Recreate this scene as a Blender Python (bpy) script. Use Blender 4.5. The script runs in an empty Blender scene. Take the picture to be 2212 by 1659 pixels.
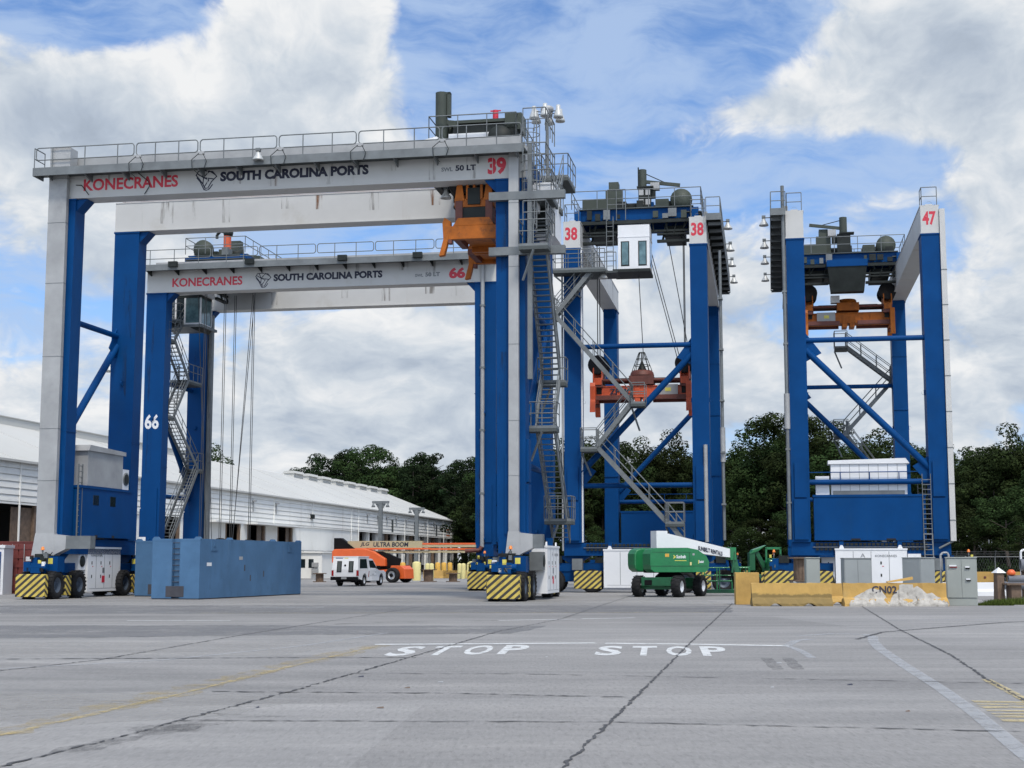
import bpy, bmesh, math, random
from mathutils import Vector, Matrix
R = math.radians
random.seed(7)
S = bpy.context.scene
COL = S.collection

# ------------------------------------------------------------------ camera
PITCH = 6.934
cd = bpy.data.cameras.new('camera'); cam = bpy.data.objects.new('camera', cd); COL.objects.link(cam)
cd.sensor_width = 36.0; cd.lens = 52.0; cd.clip_start = 0.1; cd.clip_end = 4000
cam.location = (0, 0, 1.65); cam.rotation_euler = (R(90 + PITCH), 0, 0)
S.camera = cam

# ------------------------------------------------------------------ exposure
S.view_settings.view_transform = 'Standard'; S.view_settings.look = 'None'
S.view_settings.exposure = 0.0; S.view_settings.gamma = 1.0
S.cycles.max_bounces = 6; S.cycles.diffuse_bounces = 3; S.cycles.glossy_bounces = 3
S.cycles.transparent_max_bounces = 6; S.cycles.use_denoising = True

# ------------------------------------------------------------------ sun
SUN_EL, SUN_AZ = 56.0, 166.0          # azimuth clockwise from +Y: behind the camera, a little to its right
sd = bpy.data.lights.new('sun', 'SUN'); sun = bpy.data.objects.new('sun', sd); COL.objects.link(sun)
sd.energy = 3.0; sd.angle = R(10); sd.color = (1.0, 0.93, 0.83)
sdir = Vector((math.sin(R(SUN_AZ)) * math.cos(R(SUN_EL)), math.cos(R(SUN_AZ)) * math.cos(R(SUN_EL)), math.sin(R(SUN_EL))))
sun.rotation_euler = sdir.to_track_quat('Z', 'Y').to_euler(); sun.location = sdir * 300

# ------------------------------------------------------------------ world: clear sky with drifting cumulus
W = bpy.data.worlds.new('World'); S.world = W; W.use_nodes = True
nt = W.node_tree; nt.nodes.clear()
class G:
    """small helper to write node graphs as expressions"""
    def __init__(s, nt): s.nt = nt
    def n(s, t, **kw):
        o = s.nt.nodes.new(t)
        for k, v in kw.items(): setattr(o, k, v)
        return o
    def put(s, sock, v):
        if isinstance(v, (int, float)): sock.default_value = v
        elif isinstance(v, (tuple, list)):
            sock.default_value = v if len(v) == len(sock.default_value) else tuple(v) + (1,)
        else: s.nt.links.new(v, sock)
    def m(s, op, a, b=0.0, c=None, clamp=False):
        o = s.n('ShaderNodeMath', operation=op, use_clamp=clamp); s.put(o.inputs[0], a); s.put(o.inputs[1], b)
        if c is not None: s.put(o.inputs[2], c)
        return o.outputs[0]
    def vm(s, op, a, b=(0, 0, 0)):
        o = s.n('ShaderNodeVectorMath', operation=op); s.put(o.inputs[0], a)
        if op == 'SCALE': s.put(o.inputs[3], b)
        else: s.put(o.inputs[1], b)
        return o.outputs[0]
    def noise(s, v, scale, detail=6, rough=.55, dist=0.0, out='Fac'):
        o = s.n('ShaderNodeTexNoise'); s.put(o.inputs['Vector'], v); o.inputs['Scale'].default_value = scale
        o.inputs['Detail'].default_value = detail; o.inputs['Roughness'].default_value = rough; o.inputs['Distortion'].default_value = dist
        return o.outputs[out]
    def ramp(s, f, stops, interp='LINEAR'):
        o = s.n('ShaderNodeValToRGB'); s.put(o.inputs[0], f); o.color_ramp.interpolation = interp
        e = o.color_ramp.elements
        while len(e) < len(stops): e.new(.5)
        for i, (p, c) in enumerate(stops):
            e[i].position = p; e[i].color = (c, c, c, 1) if isinstance(c, (int, float)) else tuple(c) + (1,)
        return o.outputs[0]
    def mix(s, f, a, b, blend='MIX'):
        o = s.n('ShaderNodeMix', data_type='RGBA', blend_type=blend)
        s.put(o.inputs[0], f); s.put(o.inputs[6], a); s.put(o.inputs[7], b)
        return o.outputs[2]
    def sep(s, v):
        o = s.n('ShaderNodeSeparateXYZ'); s.put(o.inputs[0], v); return o.outputs
    def comb(s, x, y, z=0.0):
        o = s.n('ShaderNodeCombineXYZ'); s.put(o.inputs[0], x); s.put(o.inputs[1], y); s.put(o.inputs[2], z); return o.outputs[0]
    def smooth(s, v, a, b):
        o = s.n('ShaderNodeMapRange', interpolation_type='SMOOTHSTEP'); s.put(o.inputs[0], v)
        o.inputs[1].default_value = a; o.inputs[2].default_value = b; return o.outputs[0]
g = G(nt)
tc = g.n('ShaderNodeTexCoord')
dx, dy, dz = g.sep(tc.outputs['Generated'])
az = g.m('ARCTAN2', dx, dy); el = g.m('ARCSINE', dz)
elc = g.m('MAXIMUM', el, -.1)
q0 = g.comb(az, g.m('DIVIDE', g.m('MULTIPLY', elc, 1.9), g.m('ADD', elc, .75)), 0.0)       # heaps flatten towards the horizon
wv = g.vm('SCALE', g.vm('SUBTRACT', g.noise(q0, 9, 3, .5, out='Color'), (.5, .5, .5)), .075)
q = g.vm('ADD', q0, wv)
qs = g.vm('ADD', q, (.010, .026, 0))
def dens(v):
    a = g.noise(v, 8.0, 10, .60); b = g.noise(g.vm('ADD', v, (3.1, 1.7, 5.0)), 3.0, 2, .5)
    vo = g.n('ShaderNodeTexVoronoi', feature='F1', normalize=True); g.put(vo.inputs['Vector'], g.vm('ADD', v, g.vm('SCALE', g.vm('SUBTRACT', g.noise(v, 22, 3, .5, out='Color'), (.5, .5, .5)), .03)))
    vo.inputs['Scale'].default_value = 9.0; vo.inputs['Detail'].default_value = 4.0; vo.inputs['Roughness'].default_value = .55; vo.inputs['Lacunarity'].default_value = 2.2
    puff = g.m('SUBTRACT', .80, g.m('MULTIPLY', vo.outputs['Distance'], 1.15))            # rounded, cauliflower-like heaps
    return g.m('ADD', g.m('ADD', g.m('MULTIPLY', a, .42), g.m('MULTIPLY', b, .28)), g.m('MULTIPLY', puff, .34))
def blob(px, py, rx, ry, amp):
    """a heap or a gap of cloud round one direction of the sky"""
    u = g.m('MULTIPLY', g.m('SUBTRACT', az, (px - 1106) / 3195), 3195 / rx)
    v = g.m('MULTIPLY', g.m('SUBTRACT', el, (1218 - py) / 3195), 3195 / ry)
    r2 = g.m('ADD', g.m('MULTIPLY', u, u), g.m('MULTIPLY', v, v))
    return g.m('MULTIPLY', g.m('EXPONENT', g.m('MULTIPLY', r2, -1)), amp)
BL = [(640, 110, 230, 190, .30), (60, 330, 260, 130, .20), (480, 330, 420, 130, .16), (150, 50, 240, 95, -.26), (985, 60, 120, 150, -.32), (1330, 180, 380, 190, -.20),
      (2020, 150, 300, 150, .20), (1660, 255, 170, 65, .12), (2170, 430, 130, 130, .24), (1800, 385, 260, 50, -.16), (1450, 430, 300, 90, -.12),
      (740, 600, 100, 70, -.12), (250, 560, 220, 120, .10), (1500, 330, 120, 60, .05), (1000, 760, 420, 150, .12), (300, 640, 200, 160, .05), (900, 950, 700, 140, .10), (1620, 820, 260, 120, .08), (2150, 800, 200, 200, .12)]
bias = None
for b_ in BL:
    x_ = blob(*b_); bias = x_ if bias is None else g.m('ADD', bias, x_)
D1 = g.m('ADD', dens(q), bias); D2 = g.m('ADD', dens(qs), bias)
low = g.smooth(el, .34, .02)                                   # towards the horizon the heaps crowd together
D1 = g.m('ADD', D1, g.m('MULTIPLY', low, .048)); D2 = g.m('ADD', D2, g.m('MULTIPLY', low, .048))
alpha = g.smooth(D1, .50, .585)
lit = g.m('MULTIPLY', g.m('SUBTRACT', D1, D2), 4.2)
core = g.smooth(D1, .60, .88)
bright = g.m('ADD', g.m('SUBTRACT', .76, g.m('MULTIPLY', core, .42)), lit)
bright = g.m('SUBTRACT', bright, g.m('MULTIPLY', low, .10))
bright = g.m('SUBTRACT', bright, blob(2090, 190, 230, 110, .30)); bright = g.m('ADD', bright, blob(640, 90, 260, 140, .34))
bright = g.m('ADD', bright, blob(1900, 40, 130, 70, .25)); bright = g.m('ADD', bright, blob(2170, 410, 110, 80, .25))
ccol = g.ramp(bright, [(0.0, (.34, .40, .49)), (.35, (.46, .53, .63)), (.65, (.62, .68, .75)), (1.0, (.88, .89, .90))])
veil = g.noise(g.vm('MULTIPLY', q, (1.0, 2.6, 1)), 9, 6, .6)
veil = g.m('MAXIMUM', g.m('MULTIPLY', g.smooth(veil, .30, .60), .80), g.m('MULTIPLY', g.smooth(el, .22, .02), .9))
sky = g.n('ShaderNodeTexSky'); sky.sky_type = 'NISHITA'; sky.sun_disc = False
sky.sun_elevation = R(SUN_EL); sky.sun_rotation = R(SUN_AZ); sky.air_density = 1.0; sky.dust_density = .2; sky.ozone_density = 3.0
bg1 = g.n('ShaderNodeBackground'); g.put(bg1.inputs[0], g.mix(1.0, sky.outputs[0], (.80, .98, 1.22), 'MULTIPLY')); bg1.inputs[1].default_value = .13
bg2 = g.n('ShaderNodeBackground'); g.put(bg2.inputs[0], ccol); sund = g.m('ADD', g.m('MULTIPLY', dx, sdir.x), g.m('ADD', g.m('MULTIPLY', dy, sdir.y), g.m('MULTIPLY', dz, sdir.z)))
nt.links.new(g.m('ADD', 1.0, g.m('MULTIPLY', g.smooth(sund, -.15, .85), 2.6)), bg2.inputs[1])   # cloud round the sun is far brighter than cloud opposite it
bg3 = g.n('ShaderNodeBackground'); g.put(bg3.inputs[0], (.46, .60, .84)); bg3.inputs[1].default_value = 1.0
ms0 = g.n('ShaderNodeMixShader'); g.put(ms0.inputs[0], veil); nt.links.new(bg1.outputs[0], ms0.inputs[1]); nt.links.new(bg3.outputs[0], ms0.inputs[2])
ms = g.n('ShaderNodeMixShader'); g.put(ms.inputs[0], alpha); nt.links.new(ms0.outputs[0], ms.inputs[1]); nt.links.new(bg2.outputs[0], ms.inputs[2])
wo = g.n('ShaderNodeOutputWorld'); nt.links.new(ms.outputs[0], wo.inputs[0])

# ------------------------------------------------------------------ materials
def mat(name, col, rough=.5, metal=0.0, var=.15, vscale=1.2, streak=None, grime=None, bump=0.0, bscale=30, spec=.5, coat=0.0):
    """paint, metal or concrete: base colour with mottling, optional vertical streaks of dirt/rust and fine bump"""
    m = bpy.data.materials.new(name); m.use_nodes = True; t = m.node_tree; h = G(t)
    bs = t.nodes['Principled BSDF']; co = h.n('ShaderNodeTexCoord').outputs['Object']
    n1 = h.noise(co, vscale, 5, .6)
    lo = tuple(c * (1 - var) for c in col); hi = tuple(min(1, c * (1 + var)) for c in col)
    c = h.ramp(n1, [(.3, lo), (.7, hi)])
    if streak:                                   # (colour, amount, scale)
        sc, am, ss = streak
        v = h.vm('MULTIPLY', co, (1, 1, .06))
        f = h.smooth(h.noise(v, ss, 5, .65), .60, .78)
        c = h.mix(h.m('MULTIPLY', f, am), c, sc)
    if grime:
        sc, am, ss = grime
        f = h.smooth(h.noise(co, ss, 8, .7), .52, .72)
        c = h.mix(h.m('MULTIPLY', f, am), c, sc)
    h.put(bs.inputs['Base Color'], c)
    h.put(bs.inputs['Roughness'], h.m('ADD', rough - .06, h.m('MULTIPLY', n1, .14)))
    bs.inputs['Metallic'].default_value = metal; bs.inputs['Specular IOR Level'].default_value = spec
    if coat: bs.inputs['Coat Weight'].default_value = coat
    if bump:
        b = h.n('ShaderNodeBump'); b.inputs['Strength'].default_value = bump; b.inputs['Distance'].default_value = .03
        h.put(b.inputs['Height'], h.noise(co, bscale, 4, .6)); t.links.new(b.outputs[0], bs.inputs['Normal'])
    return m
M = {}
M['blue'] = mat('crane_blue_paint', (.0022, .046, .162), .45, var=.15, vscale=.5, streak=((.008, .05, .15), .6, 2.2), grime=((.008, .05, .14), .4, .8), spec=.08)
M['blue2'] = mat('crane_blue_paint_older', (.0022, .045, .160), .45, var=.12, vscale=.4, streak=((.006, .046, .13), .5, 2.0), spec=.08)
M['white'] = mat('crane_white_paint', (.48, .48, .465), .5, var=.07, vscale=.35, streak=((.27, .19, .12), .55, .75), grime=((.40, .38, .34), .45, .6), spec=.3)
M['white2'] = mat('clean_white_paint', (.68, .69, .70), .42, var=.05, vscale=.5, grime=((.6, .6, .58), .25, .9))
M['galv'] = mat('galvanised_steel', (.155, .168, .172), .55, .25, var=.18, vscale=1.5, grime=((.12, .13, .13), .5, 1.2), spec=.3)
M['duct'] = mat('galvanised_duct_sheet', (.34, .345, .345), .55, .2, var=.14, vscale=.8, grime=((.22, .225, .23), .6, .45), spec=.3)
M['grate'] = mat('grey_grating', (.075, .085, .085), .65, .1, spec=.2)
M['dark'] = mat('dark_machinery_paint', (.018, .022, .021), .55, var=.3, spec=.2)
M['olive'] = mat('grey_green_machinery_paint', (.050, .060, .050), .55, var=.15, spec=.25)
M['black'] = mat('black_rubber', (.018, .018, .019), .75, var=.25, vscale=4, bump=.3, grime=((.05, .047, .042), .3, 2.5), spec=.15)
M['rim'] = mat('steel_rim', (.06, .08, .11), .5, .2)
M['silver'] = mat('silver_rim', (.62, .63, .64), .35, .4, var=.1)
M['orange'] = mat('spreader_orange_paint', (.37, .105, .014), .5, var=.28, vscale=1.5, streak=((.10, .045, .02), .7, 2.5), grime=((.07, .035, .02), .75, 1.8), spec=.2)
M['redor'] = mat('spreader_red_orange_paint', (.55, .085, .025), .45, var=.2, vscale=1.5, grime=((.14, .05, .03), .5, 1.6))
M['rust'] = mat('rusty_maroon_paint', (.12, .035, .025), .6, var=.25, vscale=3)
M['rope'] = mat('steel_rope', (.05, .05, .05), .6)
M['red'] = mat('red_lettering', (.50, .022, .045), .5, var=.05)
M['navy'] = mat('dark_navy_lettering', (.008, .010, .03), .5, var=.05)
M['grey_let'] = mat('grey_lettering', (.15, .16, .17), .5, var=.05)
M['lamp'] = mat('lamp_bell_aluminium', (.46, .47, .46), .4, .2, var=.1, spec=.3)
M['beacon'] = mat('amber_beacon', (.75, .20, .02), .3)
M['sticker'] = mat('yellow_sticker', (.62, .55, .10), .5)
M['glass'] = mat('dark_window_glass', (.012, .020, .024), .06, var=.1, spec=.8)
M['teal_glass'] = mat('tinted_cab_glass', (.10, .17, .18), .08, var=.4, vscale=2.5, spec=.8)
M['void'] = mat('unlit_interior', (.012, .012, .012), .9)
M['shed'] = mat('white_metal_cladding', (.74, .74, .71), .55, var=.06, vscale=.12, streak=((.42, .39, .34), .6, .5), grime=((.50, .48, .43), .40, .35), spec=.25)
M['roof'] = mat('pale_metal_roof', (.47, .47, .445), .75, var=.06, vscale=.05, streak=((.40, .38, .33), .4, .3), grime=((.42, .40, .36), .35, .10), spec=.2)
M['timber'] = mat('weathered_timber', (.14, .095, .065), .8, var=.35, vscale=3, bump=.4)
M['yconc'] = mat('yellow_painted_concrete', (.43, .265, .075), .85, var=.18, vscale=1.6, streak=((.30, .18, .06), .8, 1.6), grime=((.36, .25, .10), .55, 1.3), bump=.35, bscale=18)
M['ystain'] = mat('stained_yellow_concrete', (.46, .29, .085), .85, var=.12, vscale=1.6, grime=((.36, .25, .10), .55, 1.3), bump=.35, bscale=18)
def tide(m, col):
    """an old tide mark of mud dried on the lower half"""
    h = G(m.node_tree); bs = m.node_tree.nodes['Principled BSDF']; co = h.n('ShaderNodeTexCoord').outputs['Object']; x, y, z = h.sep(co)
    n = h.noise(co, 1.6, 6, .65); f = h.smooth(h.m('SUBTRACT', h.m('ADD', .26, h.m('MULTIPLY', n, .42)), z), -.03, .04)
    f = h.m('MULTIPLY', f, h.smooth(h.noise(co, 5, 6, .7), .15, .45)); old = bs.inputs['Base Color'].links[0].from_socket
    h.put(bs.inputs['Base Color'], h.mix(h.m('MULTIPLY', f, .85), old, col))
tide(M['ystain'], (.165, .12, .045))
M['ypale'] = mat('pale_yellow_bollard_paint', (.62, .55, .24), .6, var=.08, grime=((.45, .38, .16), .3, 1.5))
M['yorange'] = mat('amber_bollard_paint', (.58, .33, .05), .6, var=.15)
M['bconc'] = mat('broken_white_concrete', (.40, .38, .345), .95, var=.25, vscale=4, grime=((.11, .095, .07), .9, 1.8), bump=.5, bscale=10)
M['greycab'] = mat('grey_cabinet_paint', (.27, .29, .27), .5, var=.06, grime=((.22, .23, .21), .35, 1.2))
M['greycab2'] = mat('weathered_grey_cabinet_paint', (.25, .27, .27), .55, var=.08, grime=((.33, .33, .31), .35, .9))
M['steelbox'] = mat('faded_blue_steel_paint', (.068, .148, .262), .55, var=.14, vscale=.8, streak=((.12, .20, .30), .8, 1.6), grime=((.055, .12, .21), .6, 1.4), spec=.2)
M['rustline'] = mat('dark_rusty_edge', (.05, .05, .06), .8, var=.3)
M['green'] = mat('lift_green_paint', (.012, .165, .055), .38, var=.12, vscale=1.4, grime=((.03, .12, .05), .4, 1.5), coat=.2)
M['dgreen'] = mat('lift_dark_green_paint', (.010, .095, .038), .45, var=.2, vscale=2)
M['lor'] = mat('lift_orange_paint', (.68, .115, .022), .42, var=.08, coat=.2)
M['cream'] = mat('lift_cream_paint', (.42, .36, .22), .45, var=.08)
M['carw'] = mat('white_car_paint', (.74, .75, .76), .25, var=.02, coat=.6)
M['plastic'] = mat('black_plastic', (.010, .010, .011), .6, spec=.06)
M['tail'] = mat('red_lens', (.28, .012, .015), .2)
M['cont'] = mat('oxide_red_container_paint', (.16, .035, .030), .6, var=.2, vscale=1.5, grime=((.09, .03, .025), .5, 1.5))
M['bluelv'] = mat('blue_louvre_paint', (.012, .06, .20), .5)
M['pipe'] = mat('grey_steel_pipe', (.24, .25, .27), .45, .2, var=.12)
M['bark'] = mat('bark', (.075, .058, .045), .9, var=.3, vscale=4, bump=.5)
M['joint'] = mat('joint_sealant', (.060, .060, .062), .85, var=.4, vscale=3)
M['fence'] = mat('fence_wire', (.16, .17, .17), .5, .3)
M['salmon'] = mat('faded_orange_sign', (.55, .16, .06), .6)

def striped():
    m = bpy.data.materials.new('yellow_black_hazard_stripes'); m.use_nodes = True; t = m.node_tree; h = G(t); bs = t.nodes['Principled BSDF']
    co = h.n('ShaderNodeTexCoord').outputs['Object']; x, y, z = h.sep(co)
    ph = h.m('ADD', h.m('SUBTRACT', z, h.m('MULTIPLY', x, .85)), h.m('MULTIPLY', y, .85))
    f = h.m('FRACT', h.m('DIVIDE', ph, .315))
    f = h.smooth(f, .50, .56)
    n = h.noise(co, 3, 6, .6); yel = h.ramp(n, [(.3, (.44, .32, .055)), (.7, (.60, .47, .10))])
    c = h.mix(f, yel, (.03, .028, .025))
    gr = h.smooth(h.noise(co, 4.5, 8, .7), .56, .72)
    c = h.mix(h.m('MULTIPLY', gr, .6), c, (.16, .13, .08))
    h.put(bs.inputs['Base Color'], c); bs.inputs['Roughness'].default_value = .6
    return m
M['stripe'] = striped()
def runs(name, col, sc, amt):
    """rust and dirt that has run down a face"""
    m = bpy.data.materials.new(name); m.use_nodes = True; h = G(m.node_tree); bs = m.node_tree.nodes['Principled BSDF']; tc_ = h.n('ShaderNodeTexCoord'); co = tc_.outputs['Object']
    n = h.noise(h.vm('MULTIPLY', co, (1, 1, .10)), sc, 5, .65); bs.inputs['Base Color'].default_value = col + (1,); bs.inputs['Roughness'].default_value = .85
    h.put(bs.inputs['Alpha'], h.m('MULTIPLY', h.smooth(n, .46, .70), amt)); return m
M['rustrun'] = runs('rust_runs', (.20, .085, .03), 5.0, .75); M['darkrun'] = runs('dark_runs', (.006, .028, .085), 4.0, .6); M['dirtrun'] = runs('dirt_runs', (.13, .11, .09), 4.0, .55)

def leafmat(name, col, tr=.25):
    m = bpy.data.materials.new(name); m.use_nodes = True; t = m.node_tree; h = G(t); bs = t.nodes['Principled BSDF']
    gi = h.n('ShaderNodeNewGeometry'); oi = h.n('ShaderNodeObjectInfo')
    co = h.n('ShaderNodeTexCoord').outputs['Object']
    n = h.noise(co, 0.55, 3, .6)
    f = h.m('ADD', h.m('MULTIPLY', gi.outputs['Random Per Island'], .45), h.m('MULTIPLY', n, .55))
    c = h.ramp(f, [(.2, tuple(c * .55 for c in col)), (.5, col), (.85, tuple(c * 1.75 for c in col))])
    hs = h.n('ShaderNodeHueSaturation'); h.put(hs.inputs['Color'], c)
    h.put(hs.inputs['Hue'], h.m('ADD', .470, h.m('MULTIPLY', oi.outputs['Random'], .05)))
    h.put(hs.inputs['Value'], h.m('ADD', .60, h.m('MULTIPLY', oi.outputs['Random'], .85)))
    h.put(bs.inputs['Base Color'], hs.outputs[0]); bs.inputs['Roughness'].default_value = .8; bs.inputs['Specular IOR Level'].default_value = .04
    return m
M['leaf'] = leafmat('broadleaf_foliage', (.020, .032, .0105))
M['pine'] = leafmat('pine_foliage', (.0135, .0245, .010))
M['weed'] = leafmat('weedy_grass', (.070, .115, .025))

# ------------------------------------------------------------------ mesh builder
def T(*a): return Vector(a)
class MB:
    """collects boxes, bars, tubes, lathes and lettering and links them as ONE mesh object"""
    def __init__(s): s.v = []; s.f = []; s.mi = []; s.sm = []; s.mats = []
    def k(s, m):
        m = M[m] if isinstance(m, str) else m
        if m not in s.mats: s.mats.append(m)
        return s.mats.index(m)
    def add(s, vs, fs, m, sm=False):
        b = len(s.v); i = s.k(m); s.v += [tuple(p) for p in vs]
        for f in fs: s.f.append(tuple(b + j for j in f)); s.mi.append(i); s.sm.append(sm)
        return s
    BF = [(0, 3, 2, 1), (4, 5, 6, 7), (0, 1, 5, 4), (1, 2, 6, 5), (2, 3, 7, 6), (3, 0, 4, 7)]
    def box(s, x0, x1, y0, y1, z0, z1, m):
        x0, x1 = min(x0, x1), max(x0, x1); y0, y1 = min(y0, y1), max(y0, y1); z0, z1 = min(z0, z1), max(z0, z1)
        return s.add([(x0, y0, z0), (x1, y0, z0), (x1, y1, z0), (x0, y1, z0), (x0, y0, z1), (x1, y0, z1), (x1, y1, z1), (x0, y1, z1)], s.BF, m)
    def hexa(s, b, t, m): return s.add(list(b) + list(t), s.BF, m)
    def bar(s, p, q, w, h, m, up=(0, 0, 1)):
        p, q = Vector(p), Vector(q); d = (q - p).normalized(); u = Vector(up)
        if abs(d.dot(u)) > .98: u = Vector((0, 1, 0))
        a = d.cross(u).normalized(); b = a.cross(d).normalized(); a *= w / 2; b *= h / 2
        return s.add([p - a - b, p + a - b, p + a + b, p - a + b, q - a - b, q + a - b, q + a + b, q - a + b],
                     [(0, 1, 2, 3), (7, 6, 5, 4), (0, 4, 5, 1), (1, 5, 6, 2), (2, 6, 7, 3), (3, 7, 4, 0)], m)
    def tube(s, p, q, r, m, n=8, r2=None, caps=True):
        p, q = Vector(p), Vector(q); d = (q - p)
        if d.length < 1e-6: return s
        d.normalize(); u = Vector((0, 0, 1)) if abs(d.z) < .95 else Vector((1, 0, 0))
        a = d.cross(u).normalized(); b = d.cross(a); r2 = r if r2 is None else r2
        vs = [p + (a * math.cos(2 * math.pi * i / n) + b * math.sin(2 * math.pi * i / n)) * r for i in range(n)]
        vs += [q + (a * math.cos(2 * math.pi * i / n) + b * math.sin(2 * math.pi * i / n)) * r2 for i in range(n)]
        s.add(vs, [(i, (i + 1) % n, n + (i + 1) % n, n + i) for i in range(n)], m, True)
        if caps: s.add(vs, [tuple(reversed(range(n))), tuple(range(n, 2 * n))], m)
        return s
    def path(s, pts, r, m, n=6):
        for a, b in zip(pts, pts[1:]): s.tube(a, b, r, m, n)
        return s
    def prism(s, poly, lo, hi, m, axis='y'):
        """polygon in the two other axes, pushed along axis from lo to hi"""
        f = {'y': lambda a, b, c: (a, c, b), 'x': lambda a, b, c: (c, a, b), 'z': lambda a, b, c: (a, b, c)}[axis]
        n = len(poly); vs = [f(a, b, lo) for a, b in poly] + [f(a, b, hi) for a, b in poly]
        return s.add(vs, [tuple(range(n)), tuple(reversed(range(n, 2 * n)))] + [(i, n + i, n + (i + 1) % n, (i + 1) % n) for i in range(n)], m)
    def lathe(s, prof, c, m, axis='z', n=20, sm=True):
        c = Vector(c); ax = {'z': (T(1, 0, 0), T(0, 1, 0), T(0, 0, 1)), 'x': (T(0, 1, 0), T(0, 0, 1), T(1, 0, 0)), 'y': (T(0, 0, 1), T(1, 0, 0), T(0, 1, 0))}[axis]
        vs = []; fs = []
        for r, h in prof:
            for i in range(n):
                t = 2 * math.pi * i / n; vs.append(c + ax[0] * (r * math.cos(t)) + ax[1] * (r * math.sin(t)) + ax[2] * h)
        for j in range(len(prof) - 1):
            for i in range(n): fs.append((j * n + i, j * n + (i + 1) % n, (j + 1) * n + (i + 1) % n, (j + 1) * n + i))
        return s.add(vs, fs, m, sm)
    def text(s, txt, o, right, up, height, m, width=None, bold=0.0, shear=0.0, lift=.004):
        """flat lettering lying just off a face"""
        vs, fs, w, hgt = text_shape(txt, bold, shear); o, right, up = Vector(o), Vector(right).normalized(), Vector(up).normalized()
        nrm = right.cross(up) * lift; sy = height / hgt; sx = (width / w) if width else sy
        return s.add([o + right * (x * sx) + up * (y * sy) + nrm for x, y in vs], fs, m)
    def stroke(s, pts, o, right, up, w, m, lift=.004):
        o, right, up = Vector(o), Vector(right).normalized(), Vector(up).normalized(); nrm = right.cross(up) * lift
        for i, ((x0, y0), (x1, y1)) in enumerate(zip(pts, pts[1:])):
            dx, dy = x1 - x0, y1 - y0; L = math.hypot(dx, dy) or 1; ex, ey = -dy / L * w / 2, dx / L * w / 2; tx, ty = dx / L * w * .4, dy / L * w * .4
            k = nrm * (1 + i * .02)
            s.add([o + right * a + up * b + k for a, b in [(x0 - tx + ex, y0 - ty + ey), (x0 - tx - ex, y0 - ty - ey), (x1 + tx - ex, y1 + ty - ey), (x1 + tx + ex, y1 + ty + ey)]], [(0, 1, 2, 3)], m)
        return s
    def build(s, name, parent=None, bevel=0.0):
        me = bpy.data.meshes.new(name); me.from_pydata(s.v, [], s.f)
        for m in s.mats: me.materials.append(m)
        me.polygons.foreach_set('material_index', s.mi); me.polygons.foreach_set('use_smooth', s.sm); me.update()
        o = bpy.data.objects.new(name, me); COL.objects.link(o); o.parent = parent
        if bevel:
            b = o.modifiers.new('edge', 'BEVEL'); b.width = bevel; b.segments = 2; b.limit_method = 'ANGLE'; b.angle_limit = R(40)
        return o
_TX = {}
def text_shape(txt, bold, shear):
    key = (txt, bold, shear)
    if key in _TX: return _TX[key]
    c = bpy.data.curves.new('t', 'FONT'); c.body = txt; c.size = 1; c.offset = bold; c.shear = shear; c.resolution_u = 3
    o = bpy.data.objects.new('t', c); COL.objects.link(o); dg = bpy.context.evaluated_depsgraph_get()
    me = bpy.data.meshes.new_from_object(o.evaluated_get(dg)); xs = [v.co.x for v in me.vertices]; ys = [v.co.y for v in me.vertices]
    x0, y0 = min(xs), min(ys); vs = [(v.co.x - x0, v.co.y - y0) for v in me.vertices]; fs = [tuple(p.vertices) for p in me.polygons]
    r = (vs, fs, max(xs) - x0, max(ys) - y0)
    bpy.data.objects.remove(o); bpy.data.meshes.remove(me); bpy.data.curves.remove(c); _TX[key] = r
    return r

def tag(o, label=None, cat=None, group=None, kind=None):
    if label: o['label'] = label
    if cat: o['category'] = cat
    if group: o['group'] = group
    if kind: o['kind'] = kind
    return o
def empty(name, loc, rz, label, cat, group=None):
    o = bpy.data.objects.new(name, None); COL.objects.link(o); o.location = loc; o.rotation_euler = (0, 0, rz); o.empty_display_size = .3
    return tag(o, label, cat, group)
def copy_tree(o, parent=None):
    c = o.copy(); COL.objects.link(c)
    if parent is not None: c.parent = parent
    for ch in list(o.children): copy_tree(ch, c)
    return c

# ------------------------------------------------------------------ handrails, stairs, lamps
def rail(mb, pts, m='galv', h=1.1, step=1.35, r=.028, mid=True):
    """handrail along a floor polyline: posts, top rail and knee rail"""
    P = [Vector(p) for p in pts]; up = Vector((0, 0, h))
    for a, b in zip(P, P[1:]):
        n = max(1, round((b - a).length / step))
        for i in range(n + 1):
            p = a.lerp(b, i / n); mb.tube(p, p + up, r * .9, m, 5)
        mb.tube(a + up, b + up, r, m, 6)
        if mid: mb.tube(a + up * .52, b + up * .52, r * .9, m, 5)
def rail_panel(mb, a, b, m='galv', h=1.1, posts=2, r=.028):
    """one removable rail panel with rounded ends"""
    a, b = Vector(a), Vector(b); d = (b - a).normalized(); up = Vector((0, 0, 1)); c = .12
    lo, hi = .5, h
    ring = [a + up * (lo + c), a + up * (hi - c), a + up * (hi - .03) + d * .05, a + d * c + up * hi, b - d * c + up * hi, b - d * .05 + up * (hi - .03),
            b + up * (hi - c), b + up * (lo + c), b - d * .05 + up * (lo + .03), b - d * c + up * lo, a + d * c + up * lo, a + d * .05 + up * (lo + .03), a + up * (lo + c)]
    mb.path(ring, r, m, 6)
    for i in range(posts):
        p = a.lerp(b, (i + .5 + (.12 if i == 0 else -.12) * (posts == 2)) / posts); mb.tube(p, p + up * h, r, m, 5)
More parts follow.
